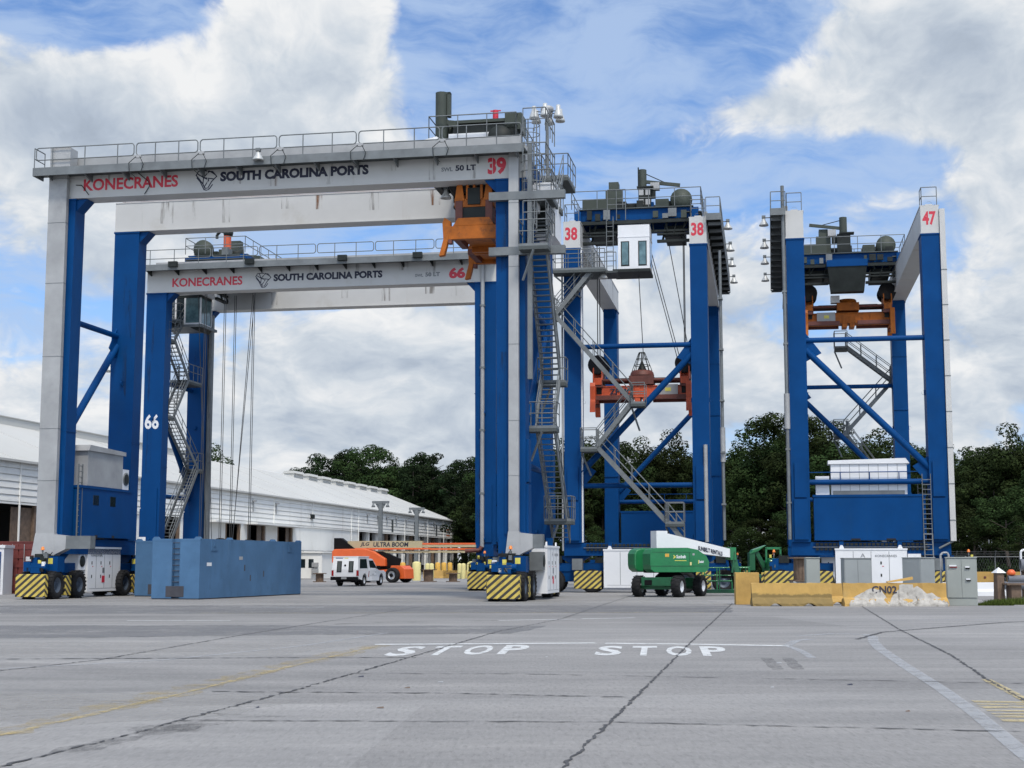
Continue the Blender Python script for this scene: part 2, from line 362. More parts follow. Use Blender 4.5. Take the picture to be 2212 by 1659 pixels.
def flight(mb, rb, p, q, wdir, w, m='galv'):
    """one stair flight from p (low) to q (high): stringers and treads in mb, handrails in rb"""
    p, q = Vector(p), Vector(q); wd = Vector(wdir) * w
    for o in (Vector((0, 0, 0)), wd): mb.bar(p + o, q + o, .06, .26, m)
    n = max(3, round((q.z - p.z) / .24))
    run = (q - p); run.z = 0; rl = run.normalized() * .13
    for i in range(1, n):
        c = p.lerp(q, i / n); 
        mb.add([c - rl, c - rl + wd, c + rl + wd, c + rl, c - rl - T(0, 0, .04), c - rl + wd - T(0, 0, .04), c + rl + wd - T(0, 0, .04), c + rl - T(0, 0, .04)], [(0, 1, 2, 3), (7, 6, 5, 4), (0, 4, 5, 1), (2, 6, 7, 3)], m)
    for o in (Vector((0, 0, 0)), wd):
        for hh in (.55, 1.05): rb.tube(p + o + T(0, 0, hh), q + o + T(0, 0, hh), .026, m, 5)
        k = max(2, round((q - p).length / 1.6))
        for i in range(k + 1):
            c = p.lerp(q, i / k) + o; rb.tube(c, c + T(0, 0, 1.05), .024, m, 5)
def floodlight(parent, x, y, z, ax, ay, s=1.0):
    """bell lamp on a short arm that reaches out along (ax, ay)"""
    b = MB(); b.tube((x, y, z), (x + ax * .75, y + ay * .75, z), .03, 'galv', 6)
    cx, cy = x + ax * .75, y + ay * .75
    b.box(cx - .16 * s, cx + .16 * s, cy - .16 * s, cy + .16 * s, z - .02, z + .18 * s, 'galv')
    b.lathe([(.05 * s, -.02), (.13 * s, -.06), (.17 * s, -.25 * s), (.34 * s, -.52 * s), (.40 * s, -.62 * s), (.40 * s, -.70 * s), (.30 * s, -.66 * s), (.05 * s, -.45 * s)], (cx, cy, z), 'lamp', n=16)
    return b.build('floodlight', parent)

MAPO = [(.0, .74), (.10, .95), (.42, 1.0), (.62, .93), (.80, .92), (1.0, .64), (.76, .36), (.58, .0), (.44, .0), (.34, .24), (.16, .52), (.0, .74)]
MAPI = [[(.22, .97), (.36, .60), (.34, .24)], [(.10, .80), (.36, .60), (.86, .50)], [(.62, .93), (.36, .60)], [(.42, .10), (.62, .46), (.36, .60)], [(.04, .60), (.20, .38), (.40, -.08), (.54, -.12), (.66, -.04), (.80, .18)], [(.62, .97), (.78, .86), (.92, .74)]]
def port_logo(mb, o, right, up, w, h):
    for pl in [MAPO] + MAPI: mb.stroke([(a * w, b * h) for a, b in pl], o, right, up, .055, 'navy')

def wheel_mesh(mb, x, y, r, w, tyre='black', rim='rim', lugs=22, axis='x'):
    """tyre with block tread, rim and hub, axle along x or y"""
    hw = w / 2
    pr = [(r * .50, -hw * .55), (r * .58, -hw * .96), (r * .82, -hw), (r * .95, -hw * .9), (r, -hw * .7), (r, hw * .7), (r * .95, hw * .9), (r * .82, hw), (r * .58, hw * .96), (r * .50, hw * .55)]
    mb.lathe(pr, (x, y, r), tyre, axis, 28)
    rp = [(.0, -hw * .35), (r * .18, -hw * .40), (r * .20, -hw * .28), (r * .46, -hw * .25), (r * .53, -hw * .78), (r * .56, -hw * .8), (r * .56, hw * .8), (r * .53, hw * .78), (r * .46, hw * .25), (r * .20, hw * .28), (r * .18, hw * .40), (.0, hw * .35)]
    mb.lathe(rp, (x, y, r), rim, axis, 24)
    for i in range(lugs):
        t = 2 * math.pi * i / lugs; c, s_ = math.cos(t), math.sin(t); c2, s2 = math.cos(t + .16), math.sin(t + .16)
        for sd_ in (-1, 1):
            a0, a1 = (sd_ * hw * .08, sd_ * hw * .97)
            t0 = t if sd_ < 0 else t + math.pi / lugs
            pts = []
            for tt, rr in ((t0, r * 1.0), (t0 + .13, r * 1.0), (t0 + .13, r * 1.035), (t0, r * 1.035)): pts.append((rr * math.cos(tt), rr * math.sin(tt)))
            vs = []
            for a in (a0, a1):
                for (p_, q_) in pts: vs.append((x + a, y + p_, r + q_) if axis == 'x' else (x + q_, y + a, r + p_))
            mb.add(vs, [(0, 1, 2, 3), (7, 6, 5, 4), (0, 4, 5, 1), (1, 5, 6, 2), (2, 6, 7, 3), (3, 7, 4, 0)], tyre)

# ------------------------------------------------------------------ rubber tyred gantry crane
# local frame: x runs along the span (0..L), y along the travel direction (0..Wd), z up
LW, TD = 1.40, 1.0
rnd0 = random.Random(31)
def crane(X, Y, rz, hb, L, Wd, label, num, lettered, house_side, stairs, walk, numbers, trolley_x, side_strips=(), bl='blue', bflip=False, jib=0, cab_at=None, rope=None, mast=(0, 0, 'olive'), mid_plates=True):
    root = empty('gantry_crane', (X, Y, 0), rz, label, 'gantry crane', 'blue and white container gantry cranes')
    gt = hb + 1.52
    # ---- girders
    for gi, (y0, y1) in enumerate(((0, TD), (Wd - TD, Wd))):
        b = MB(); b.box(0, L, y0, y1, hb, gt, 'white')
        b.box(-.02, L + .02, y0 - .05, y1 + .05, hb - .045, hb + .003, 'white'); b.box(0, L, y0 - .03, y1 + .03, gt + .002, gt + .05, 'white')
        for xx in (.25, L - .25): b.lathe([(.16, -.03), (.16, .03)], (xx, (y0 + y1) / 2, gt + .16), 'white', 'x', 12); b.box(xx - .03, xx + .03, (y0 + y1) / 2 - .2, (y0 + y1) / 2 + .2, gt + .05, gt + .16, 'white')
        b.box(.3, L - .3, y0 + (.65 if gi == 0 else .2), y0 + (.8 if gi == 0 else .35), gt + .05, gt + .13, 'rust')       # trolley rail
        if lettered and gi == 0:
            r_, u_ = (1, 0, 0), (0, 0, 1); z0 = hb + .50
            b.text('KONECRANES', (1.78, -.0, z0 - .19), r_, u_, .60, 'red', 4.92, .030)
            port_logo(b, T(7.62, 0, z0 - .33), T(1, 0, 0), T(0, 0, 1), 1.05, .88)
            b.text('SOUTH CAROLINA PORTS', (8.85, 0, z0 - .04), r_, u_, .49, 'navy', 7.42, .055)
            x_ = 19.8 if num == '39' else 18.45
            b.text('SWL', (x_, 0, z0 - .08), r_, u_, .20, 'grey_let', .55, .035); b.text('50 LT', (x_ + .68, 0, z0 - .08), r_, u_, .28, 'navy' if num == '39' else 'grey_let', .98, .045)
            if num == '39': b.text(num, (22.02, 0, z0 - .34), r_, u_, .82, 'red', .88, .05)
            else: b.text(num, (20.7, 0, z0 - .26), r_, u_, .72, 'red', 1.08, .055)
        for k in range(9 if num == '39' else 5):                                              # rust and dirt that has run down from the top flange
            xx = (17.35, 11.3, 6.1, 19.2, 14.2, 2.6, 9.4, 21.0, 4.4)[k]; ww = rnd0.uniform(.25, .75); zt = gt - (.36 if num == '39' and gi == 0 else .02); zb = max(hb + .02, zt - rnd0.uniform(.5, 1.3))
            fy = y0 - .0015; b.add([(xx, fy, zb), (xx + ww, fy, zb), (xx + ww, fy, zt), (xx, fy, zt)], [(0, 1, 2, 3)], 'rustrun' if k < 2 and num == '39' else 'dirtrun')
        for (gj, txt) in numbers:
            if gj == gi: b.text(txt, (0, y1 - .10, hb + .42), (0, -1, 0), (0, 0, 1), .80, 'red', .74, .035)
        for xx in [x_ for x_ in (1.55, 8.2, 15.6, L - 1.55)]: b.box(xx - .012, xx + .012, y0 - .006, y1 + .006, hb + .01, gt - .01, 'white')   # splice welds
        b.build('girder', root)
        b = MB()                                                                    # low rail line and cable tray on the girder top
        for i in range(15):
            xx = 1.2 + i * (L - 2.4) / 14; b.tube((xx, y1 - .08 if gi else y0 + .08, gt + .05), (xx, y1 - .08 if gi else y0 + .08, gt + .30), .02, 'galv', 5)
        b.tube((1, y1 - .08 if gi else y0 + .08, gt + .30), (L - 1, y1 - .08 if gi else y0 + .08, gt + .30), .022, 'rust', 5)
        b.build('cable_line', root)
    # ---- legs
    for x0 in (0, L - LW):
        for yi, y0 in enumerate((0, Wd - TD)):
            b = MB(); tp = .10; inx = 1 if x0 == 0 else -1
            xa, xb = x0, x0 + LW
            b.hexa([(xa + (tp if inx < 0 else 0), y0, 2.86), (xb - (tp if inx > 0 else 0), y0, 2.86), (xb - (tp if inx > 0 else 0), y0 + TD, 2.86), (xa + (tp if inx < 0 else 0), y0 + TD, 2.86)],
                   [(xa, y0, hb - .05), (xb, y0, hb - .05), (xb, y0 + TD, hb - .05), (xa, y0 + TD, hb - .05)], bl)
            b.box(xa - .04, xb + .04, y0 - .04, y0 + TD + .04, hb - .13, hb - .052, bl)                                 # head flange
            ix = xb if inx > 0 else xa
            b.prism([(ix, hb - .06), (ix + inx * .55, hb - .06), (ix, hb - .65)][::inx], y0 + .1, y0 + TD - .1, bl)       # haunch
            for zz in (3.2, 11.2):
                for s_ in (-1, 1):
                    yy = y0 + TD / 2 + s_ * (TD / 2 + .07); b.lathe([(.13, -.04), (.13, .04)], (xa + LW * .5, yy, zz), bl, 'x', 10); b.box(xa + LW * .5 - .05, xa + LW * .5 + .05, min(yy, y0 + TD / 2), max(yy, y0 + TD / 2), zz - .14, zz + .14, bl)
            for zz in (8.0, 12.4, 16.2):                                                                                     # plate joints and dirt runs
                b.box(xa - .006, xb + .006 - (tp if inx > 0 else 0) * .5, y0 - .006, y0 + TD + .006, zz, zz + .035, bl)
            for k in range(3):
                xx = xa + rnd0.uniform(.1, .9); zt = rnd0.uniform(6, hb - .2); ww = rnd0.uniform(.15, .4); b.add([(xx, y0 - .009, zt - rnd0.uniform(1.5, 4)), (xx + ww, y0 - .009, zt - 3), (xx + ww, y0 - .009, zt), (xx, y0 - .009, zt)], [(0, 1, 2, 3)], 'darkrun')
            ox = xa - .12 if x0 == 0 else xb                                                                               # stiffener boxes on the outer and travel faces
            b.box(ox, ox + .12, y0 + .18, y0 + TD - .18, 5.35, 7.3, bl); b.box(ox, ox + .12, y0 + .12, y0 + TD - .12, 3.0, 5.25, bl)
            oy = y0 - .08 if yi == 0 else y0 + TD
            b.box(xa + .45, xb - .25, oy, oy + .08, 3.0, 6.6, bl)
            if num == '66' and x0 == 0 and yi == 0: b.text('66', (.12, 0, 10.5), (1, 0, 0), (0, 0, 1), .98, 'white2', .98, .03)
            b.build('leg', root)
    # ---- sill beams, side ties, bogies
    for si, x0 in enumerate((0, L - LW)):
        b = MB(); b.box(x0 + .15, x0 + LW - .15, -.05, Wd + .05, 2.12, 2.858, bl)
        for yy in (.5, Wd - .5):
            b.prism([(yy - 1.0, 2.12), (yy + 1.0, 2.12), (yy + .35, 1.72), (yy - .35, 1.72)], x0 + .45, x0 + LW - .45, bl, 'x')
        sx = x0 + .10 if si == 0 else x0 + LW - .10                                          # cable chain along the outer face
        for i in range(26):
            yy = 1.2 + i * (Wd - 2.4) / 26
            b.box(sx - .06, sx + .04, yy, yy + .17, 2.66, 2.80, 'dark'); b.box(sx - .05, sx + .03, yy, yy + .17, 2.40, 2.52, 'dark')
        b.box(sx - .03, sx + .02, 1.1, Wd - 1.1, 2.56, 2.60, 'galv')
        b.build('sill_beam', root)
        xc = x0 + LW / 2
        zu, zl = hb * .706, 6.2; xt = x0 + .28 if si == 0 else x0 + LW - .28
        b = MB(); b.tube((xt, TD, zu), (xt, Wd - TD, zu), .15, bl, 12); b.build('tie_bar', root)
        b = MB(); b.tube((xt, TD, zl), (xt, Wd - TD, zl), .15, bl, 12)
        if si == house_side: b.tube((xt, TD, zl + .55), (xt, Wd - TD, zl + .55), .03, bl, 6); [b.tube((xt, TD + 1.6 * i, zl), (xt, TD + 1.6 * i, zl + .55), .03, bl, 6) for i in range(1, 4)]
        b.build('tie_bar', root)
        ya, yb = (Wd - TD, TD) if bflip else (TD, Wd - TD); sd_ = -1 if bflip else 1
        b = MB(); b.tube((xt, ya - sd_ * .05, zl + .75), (xt, yb + sd_ * .05, zu - .55), .19, bl, 12)
        for yy, zz, sg, up_ in ((ya, zl + .55, sd_, 1), (yb, zu - .45, -sd_, -1)):
            b.prism([(yy, zz - .75), (yy + sg * .85, zz + .3 * up_), (yy, zz + .85)][::sg], xt - .03, xt + .03, bl, 'x')
        b.build('brace', root)
        for yi, yc in enumerate((.45, Wd - .45)):
            sg = -1 if yi == 0 else 1
            b = MB(); b.box(xc - .26, xc + .26, yc - 1.75, yc + 1.75, 1.22, 1.70, bl); b.box(xc - .20, xc + .20, yc - 1.45, yc + 1.45, .62, 1.22, bl)
            b.box(xc - .34, xc + .34, yc + sg * .95 - .28, yc + sg * .95 + .28, 1.70, 2.12, 'dark'); b.box(xc - .30, xc - .02, yc + sg * 1.25, yc + sg * 1.6, 1.2, 1.95, bl); b.box(xc + .08, xc + .2, yc + sg * 1.3, yc + sg * 1.62, 1.2, 1.8, 'dark')
            b.tube((xc - .5, yc + sg * 1.6, 1.5), (xc + .5, yc + sg * 1.6, 1.5), .16, bl, 10); b.box(xc - .62, xc - .28, yc + sg * 1.3, yc + sg * 1.75, 1.3, 1.75, bl)
            b.box(xc + .3, xc + .85, yc + sg * .9 - .35, yc + sg * .9 + .35, 1.28, 2.0, 'blue2'); b.box(xc + .36, xc + .6, yc + sg * .9 - .356, yc + sg * .9 - .35, 1.65, 1.92, 'sticker')
            b.box(xc - .9, xc - .45, yc - sg * .3 - .3, yc - sg * .3 + .3, 1.3, 1.95, 'galv'); b.box(xc - .75, xc - .6, yc + sg * 1.45, yc + sg * 1.46, 1.45, 1.6, 'sticker')
            for k in range(4): x1_, x2_, z1_ = xc + rnd0.uniform(-.5, .5), xc + rnd0.uniform(-.5, .5), rnd0.uniform(1.4, 1.9); b.path([(x1_, yc + sg * 1.1, 2.2), ((x1_ + x2_) / 2, yc + sg * rnd0.uniform(1.55, 1.8), z1_), (x2_, yc + sg * 1.7, z1_ - .3), (x2_ + rnd0.uniform(-.2, .2), yc + sg * 1.4, .95)], .022, 'black', 5)
            for k in range(7): x1_, z1_ = xc + rnd0.uniform(-.65, .45), rnd0.uniform(1.25, 2.0); b.box(x1_, x1_ + rnd0.uniform(.08, .22), yc + sg * 1.62, yc + sg * 1.75, z1_, z1_ + rnd0.uniform(.08, .25), rnd0.choice(['dark', 'black', 'galv', 'white2', 'dark', 'sticker']))
            b.tube((xc + .2, yc + sg * 1.5, 2.1), (xc + .2, yc + sg * 1.5, 2.3), .04, 'galv', 6)
            b.lathe([(.0, .16), (.06, .14), (.09, .0)], (xc + .2, yc + sg * 1.5, 2.3), 'beacon', n=10)
            bo = b.build('bogie', root)
            for dy in (-1.12, 1.12):
                for dx in (-.62, .62):
                    w = MB(); wheel_mesh(w, xc + dx, yc + dy, .66, .46); w.build('wheel', bo)
                w = MB(); w.tube((xc - .5, yc + dy, .66), (xc + .5, yc + dy, .66), .11, bl, 8)
                w.build('axle', bo)
            b = MB(); yb = yc + sg * 2.05
            b.box(xc - .74, xc + .74, yb - .17, yb + .17, .12, 1.17, 'stripe'); b.build('bumper', root, .02)
            if mid_plates:
                b = MB(); b.box(xc - .80, xc + .80, yc - .30, yc + .30, .16, 1.10, 'stripe'); b.build('wheel_guard', root, .02)
    for (ya, yb, xx) in side_strips:
        b = MB(); b.box(xx - .05, xx + .05, ya, yb, .22, 1.25, 'stripe'); b.build('wheel_guard', root, .02)
    # ---- machine house with cooling unit on one side, white power cabinet on both sides
    hx = 0 if house_side == 0 else L - LW; sg = 1 if house_side == 0 else -1
    b = MB(); b.box(hx - .05, hx + LW + .12, 1.25, Wd - 1.2, 2.95, 5.35, bl); b.box(hx - .09, hx + LW + .16, 1.2, Wd - 1.15, 5.352, 5.48, bl)
    for yy in (2.7, 4.6):
        b.box(hx + LW + .122, hx + LW + .13, yy, yy + .62, 4.55, 5.05, 'glass'); b.box(hx - .06, hx - .052, yy + .2, yy + .7, 2.95, 3.05, 'void')
        b.box(hx + LW + .121, hx + LW + .128, yy + .3, yy + .6, 2.95, 3.08, 'void')
    b.build('machine_house', root, .02)
    b = MB(); hs = hx + .50 if house_side == 0 else hx - .05; b.box(hs, hs + .95, 2.15, Wd - 2.2, 5.5, 7.22, 'duct' if num == '39' else 'white2'); b.prism([(2.0, 7.22), (Wd - 2.05, 7.22), (Wd - 2.05, 7.42), (2.2, 7.52)], hs - .10, hs + 1.05, 'duct' if num == '39' else 'white2', 'x')
    for k in range(1, 8): b.box(hs - .012, hs, 2.15 + k * (Wd - 4.35) / 8 - .01, 2.15 + k * (Wd - 4.35) / 8 + .01, 5.55, 7.2, 'galv')
    b.box(hs - .09, hs - .0, 2.3, Wd - 2.3, 5.5, 5.72, 'galv')
    b.build('equipment_housing', root, .015) if num != '38' else None
    if num != '38':
      b = MB(); b.box(hx + .5, hx + LW, Wd - 2.1, Wd - 1.35, 5.5, 6.55, 'white2'); b.lathe([(.34, 0), (.34, .04), (.05, .05)], (hx + LW, Wd - 1.72, 6.05), 'galv', 'x', 16); b.lathe([(.27, .05), (.0, .055)], (hx + LW, Wd - 1.72, 6.05), 'dark', 'x', 16)
      b.build('cooling_unit', root)
    b = MB(); lx = hx + LW + .1                                                             # ladder to the machine house
    for yy in (.95, 1.35): b.box(lx - .03, lx + .03, yy + .12, yy + .17, 1.2 if num == '47' else 2.9, 6.5, 'galv')
    for k in range(14): b.tube((lx, 1.1, 2.9 + k * .27), (lx, 1.5, 2.9 + k * .27), .02, 'galv', 5)
    if num == '47':
        for yy in (.95, 1.4): b.bar((-.45, yy, 1.1), (-.12, yy, 3.3), .05, .06, 'galv')
        for k in range(8): b.tube((-.45 + k * .042, .95, 1.3 + k * .28), (-.45 + k * .042, 1.4, 1.3 + k * .28), .022, 'galv', 5)
        for k in range(12): b.tube((-.1, .95, 3.3 + k * .27), (-.1, 1.4, 3.3 + k * .27), .022, 'galv', 5)
        for yy in (.95, 1.4): b.tube((-.1, yy, 3.3), (-.1, yy, 6.6), .025, 'galv', 5)
    b.build('ladder', root)
    for si in (0, 1):
        xa, xb = (-.25, .95) if si == 0 else (L - .55, L + .55)
        if num == '39': xa, xb = (.25, 1.25) if si == 0 else (L - .2, L + .62)
        y0, y1 = (2.9, 6.6) if num == '39' and si == 0 else (2.35, Wd - 2.3)
        b = MB(); b.box(xa, xb, y0, y1, .28, 2.40, 'white2'); b.box(xa - .03, xb + .03, y0 - .03, y1 + .03, 2.402, 2.50, 'white2')
        for yy in (y0 + .35, y1 - .35):
            for xx in (xa + .1, xb - .1): b.prism([(yy - .14, 2.5), (yy + .14, 2.5), (yy + .06, 2.68), (yy - .06, 2.68)], xx - .03, xx + .03, 'white2', 'x')
            b.box(xa + .25, xb - .25, yy - .12, yy + .12, 2.5, 2.9, bl)
        for fx, sx_ in ((xa, -1), (xb, 1)):
            e = .006 * sx_
            for k in range(1, 4): yy = y0 + k * (y1 - y0) / 4; b.box(fx, fx + e, yy - .014, yy + .014, .45, 2.34, 'grey_let')
            b.box(fx, fx + e, y0 + .2, y1 - .2, .42, .435, 'grey_let')
            if sx_ > 0: rr, oo = (0, 1, 0), (fx, y0, 0)
            else: rr, oo = (0, -1, 0), (fx, y1, 0)
            P = lambda a, z: Vector(oo) + Vector(rr) * a + T(0, 0, z)
            if not (num == '38' and si == 0):
                b.text('KONECRANES', P(.35 if si == 0 and num == '39' else 2.15, 2.02), rr, (0, 0, 1), .13, 'grey_let', 1.15, .01, lift=.009)
                b.text('A', P(1.35, 2.0), rr, (0, 0, 1), .22, 'grey_let', .26, .0, lift=.009)
                for a in (.35, 1.35, 2.35):
                    for z_ in (1.62, .95): q_ = P(a + .1, z_); b.box(q_.x, q_.x + 2 * e, q_.y - .04, q_.y + .04, z_, z_ + .16, 'dark')
                    q_ = P(a + .2, 1.55); b.box(q_.x, q_.x + 2 * e, q_.y - .05, q_.y + .05, 1.5, 1.54, 'red')
                q_ = P(1.75, .8); b.box(q_.x, q_.x + 2 * e, q_.y - .16, q_.y + .16, .72, 1.06, 'red')
                q_ = P(1.75, 1.4); b.box(q_.x, q_.x + 2 * e, q_.y - .12, q_.y + .12, 1.2, 1.46, 'grey_let')
            else:
                q_ = P(2.4, 1.5); b.box(q_.x, q_.x + 2 * e, q_.y - .1, q_.y + .1, 1.45, 1.55, 'dark')
        b.build('power_cabinet', root, .015)
        b = MB(); b.box(xa + .1, xb - .1, y0 - .75, y0 - .05, 1.35, 2.2, 'galv' if si else 'white2'); b.lathe([(.28, 0), (.28, .03), (.0, .03)], ((xb - .1), y0 - .4, 1.78), 'dark', 'x', 14); b.build('cooling_unit', root)
    # ---- walkway with rails along one outer girder face
    wy = (-1.02 if walk == 0 else Wd + 1.02) if lettered else (-.82 if walk == 0 else Wd + .82); wi = 0 if walk == 0 else Wd; sgy = -1 if walk == 0 else 1
    b = MB(); zf = gt - .34 if num == '39' else gt + .02
    b.box(-.35, L + .1, wi, wy, zf - .10, zf, 'grate'); b.box(-.38, L + .12, wy, wy + sgy * .05, zf - .28, zf + .12, 'galv'); b.box(-.40, -.35, wi, wy, zf - .28, zf + .12, 'galv')
    b.box(.6, L - .2, wi - sgy * .15, wi + sgy * .05, gt + .06, gt + .48, 'duct')                                 # cable tray boards behind the walkway
    for k in range(13):
        xx = .3 + k * (L - .6) / 12; b.prism([(wi, zf - .1), (wy, zf - .1), (wy, zf - .22), (wi, zf - .45)][::sgy], xx - .03, xx + .03, 'galv' if num in '3947' else 'dark', 'x')
        if num in ('38', '47'): b.box(xx - .05, xx + .05, wi + sgy * .1, wy, zf - .45, zf - .28, 'galv')
    wk = b.build('walkway', root)
    b = MB(); xs = [-.3, 4.9, 8.15, 12.1, 16.0, 20.0, L + .05]
    for a, c in zip(xs, xs[1:]): rail_panel(b, (a + .06, wy, zf), (c - .06, wy, zf), posts=3 if c - a > 4.2 else 2)
    rail(b, [(-.33, wi, zf), (-.33, wy, zf)], step=1.0); b.build('handrail', wk)
    if num in ('38', '47'):
        for xx in (1.2, 7.5, 12.5, 18.5): floodlight(wk, xx, wy, zf - .05, 0, sgy * .55, .68)
        for y0 in (0, Wd - TD): b = MB(); rail(b, [(.06, y0 + .08, gt), (.06, y0 + TD - .08, gt), (1.0, y0 + TD - .08, gt)], step=1.0); b.build('handrail', root)      # short rails at the girder ends
        b = MB(); py = Wd + .15 if num == '47' else -.75                                         # tall conduit pipe up the outer leg
        if num == '47': b.tube((-.1, py, 3.0), (-.1, py, gt + 1.5), .10, 'galv', 8); b.tube((-.1, py, 9.2), (-.1, py, 11.2), .16, 'duct', 8)
        else: b.tube((.1, py, 3.0), (.1, py, hb - .5), .09, 'galv', 8); b.tube((.1, py, 7.5), (.1, py, 9.5), .15, 'duct', 8); b.tube((-.1, .25, 2.9), (-.1, .25, 8.5), .12, 'duct', 8); b.tube((.2, Wd + .12, 2.4), (.2, Wd + .12, hb), .06, 'duct', 8)
        for zz in range(5, 20, 3): b.box(-.2, .3, py - .13, py + .13, zz, zz + .1, 'galv')
        b.build('conduit', root)
        b = MB()
        if num == '47': b.box(-.12, .2, -.32, -.02, 2.9, gt - .2, 'white'); [b.box(-.13, .21, -.335, -.015, z_, z_ + .06, 'galv') for z_ in range(4, 20, 2)]; b.tube((0, -.17, 2.9), (0, .6, 2.5), .06, 'galv', 8)
        else: b.box(.1, .3, Wd - TD - .09, Wd - TD - .01, 2.9, hb, 'white2')
        b.build('cable_duct', root)
    else:
        b = MB()
        if num == '39':
            for (x0, x1, m) in ((.14, 1.08, 'duct'), (L - .72, L - .26, 'duct')):
                b = MB(); b.box(x0, x1, -.36, -.10, 3.1, gt - .1, m)
                for z_ in (5.6, 8.1, 11.6, 15.2, 18.2, 20.4): b.box(x0 - .01, x1 + .01, -.37, -.09, z_, z_ + .02, 'galv')
                b.hexa([(x0 - .12, -.5, 2.05), (x1 + .1, -.5, 2.05), (x1 + .1, .1, 2.05), (x0 - .12, .1, 2.05)], [(x0 - .02, -.37, 3.1), (x1 + .02, -.37, 3.1), (x1 + .02, -.05, 3.1), (x0 - .02, -.05, 3.1)], m)
                b.hexa([(x1 + .1, -.48, 2.08), (x1 + .65, -.45, 2.35), (x1 + .65, .1, 2.35), (x1 + .1, .1, 2.08)], [(x1 + .02, -.37, 3.05), (x1 + .65, -.4, 2.98), (x1 + .65, .1, 2.98), (x1 + .02, .0, 3.05)], m)
                b.box(x1 + .652, x1 + 1.9, -.42, .1, 2.36, 2.97, 'galv') if x0 < 5 else b.box(x1 + .652, x1 + 1.1, -.42, .1, 2.36, 2.97, 'galv')
                b.build('cable_duct', root); b = None
        else:
            b.tube((L - .85, -.14, 2.7), (L - .85, -.14, gt), .13, 'duct', 10); [b.box(L - 1.0, L - .7, -.28, 0, z_, z_ + .12, 'galv') for z_ in (6, 10, 14, 18)]
            b.path([(L - .85, -.14, 2.75), (L - 1.0, -.2, 2.5), (L - 1.9, -.3, 2.45)], .13, 'rust', 8)
            b.build('cable_duct', root); b = MB(); b.box(LW + .02, LW + .30, Wd - TD + .2, Wd - TD + .55, 3.0, hb - .2, 'galv')
            b.build('cable_duct', root); b = MB(); b.box(-.05, .6, -.04, -.001, 3.0, 3.4, 'white2'); b.build('notice_plate', root)
        b = MB()
        if num == '39':
            for xx in (8.1, 12.05, 15.95, 19.9, 4.9):
                b = MB(); b.box(xx + .05, xx + .35, wy - .1, wy, zf + .35, zf + .5, 'duct'); b.path([(xx + .1, wy - .12, zf + .4), (xx - .25, wy - .14, zf + .1), (xx - .2, wy - .14, zf - .35), (xx + .1, wy - .1, zf - .6)], .018, 'dark', 5); b.path([(xx + .3, wy - .12, zf + .4), (xx + .5, wy - .14, zf), (xx + .35, wy - .12, zf - .4)], .018, 'dark', 5); b.build('cable_loop', wk)
            b = MB(); b.path([(4.6, -.06, gt - .4), (5.2, -.06, gt - .9), (5.25, -.06, hb + .4), (5.0, -.06, hb)], .02, 'dark', 5); b.build('cable_loop', wk); b = MB(); b.path([(1.4, -.06, gt - .9), (1.7, -.06, hb + .6), (2.1, -.06, hb + .1)], .02, 'dark', 5)
            b.build('cable_loop', wk)
            b = MB(); b.box(.45, 1.5, wy + .1, wy + .85, zf + .12, zf + 1.1, 'duct'); b.build('junction_cabinet', wk)
            floodlight(wk, 11.2, wy, zf + .35, 0, -.25, .66); floodlight(root, 19.7, 1.2, hb - .05, 0, .3, .66)
        else:
            for xx in (2.0, 7.3, 13.6, 18.6): b = MB(); b.box(xx, xx + .6, wy - .3, wy - .05, zf - .1, zf + .25, 'dark'); b.box(xx + .25, xx + .35, wy - .05, wy, zf - .1, zf, 'dark'); b.build('floodlight', wk)
    # ---- stairs on the outer side
    if stairs:
        side, sx, w, fl, lands, flip = stairs
        tt = (lambda t: Wd - t) if flip else (lambda t: t); k = hb / 20.5
        b = MB(); rb = MB()
        for (t0, z0, t1, z1) in fl: flight(b, rb, (sx, tt(t0), z0 * k), (sx, tt(t1), z1 * k), (1, 0, 0), w)
        for (t0, t1, z) in lands:
            z *= k; xi = min(sx - .2, 0) if side == 0 else sx - .25; xo = max(sx + w, 0) + .0 if side == 0 else sx + w + .25
            b.box(xi, xo, tt(t0), tt(t1), z - .12, z, 'galv'); b.box(xi, xo, tt(t0), tt(t1), z - .28, z - .121, 'grate')
            b.bar(((xi + xo) / 2, tt(t0), z - .3), (0 if side == 0 else L, tt((t0 + t1) / 2), z - 1.6), .08, .08, 'galv')
            rail(rb, [(xi, tt(t1), z), (xi, tt(t0), z), (xo, tt(t0), z), (xo, tt(t1), z)], step=.8)
        if num == '39':
            for z in (15.75, 18.35): b.box(L - LW - .25, L + 1.9, -.38, -.06, z, z + .38, 'galv')
            b.box(L + .15, L + .35, -.3, 0, 10, 21, 'galv')
        st = b.build('staircase', root); rb.build('handrail', st)
    # ---- trolley
    tx = trolley_x; tz = gt + .14 - (.45 if num == '39' else 0)
    b = MB(); mb_ = 'blue2'
    for yy in (.72, Wd - .72):
        b.box(tx - 2.2, tx + 2.2, yy - .2, yy + .2, tz + .1, tz + .75, mb_)
        for xx in (-1.6, 1.6): b.lathe([(.0, -.12), (.28, -.12), (.28, .12), (.0, .12)], (tx + xx, yy, tz + .2), 'dark', 'y', 14)
    for xx in (-1.9, 1.7): b.box(tx + xx, tx + xx + .4, .5, Wd - .5, tz + .2, tz + .85, mb_)
    b.box(tx - 2.1, tx + 2.1, .8, Wd - .8, tz + .86, tz + .92, 'grate'); b.box(tx - 1.2, tx + 1.6, 1.4, 2.6, tz - .75, tz - .1, 'dark'); b.box(tx - 1.2, tx + 1.6, Wd - 3.2, Wd - 1.4, tz - .6, tz - .1, 'dark')
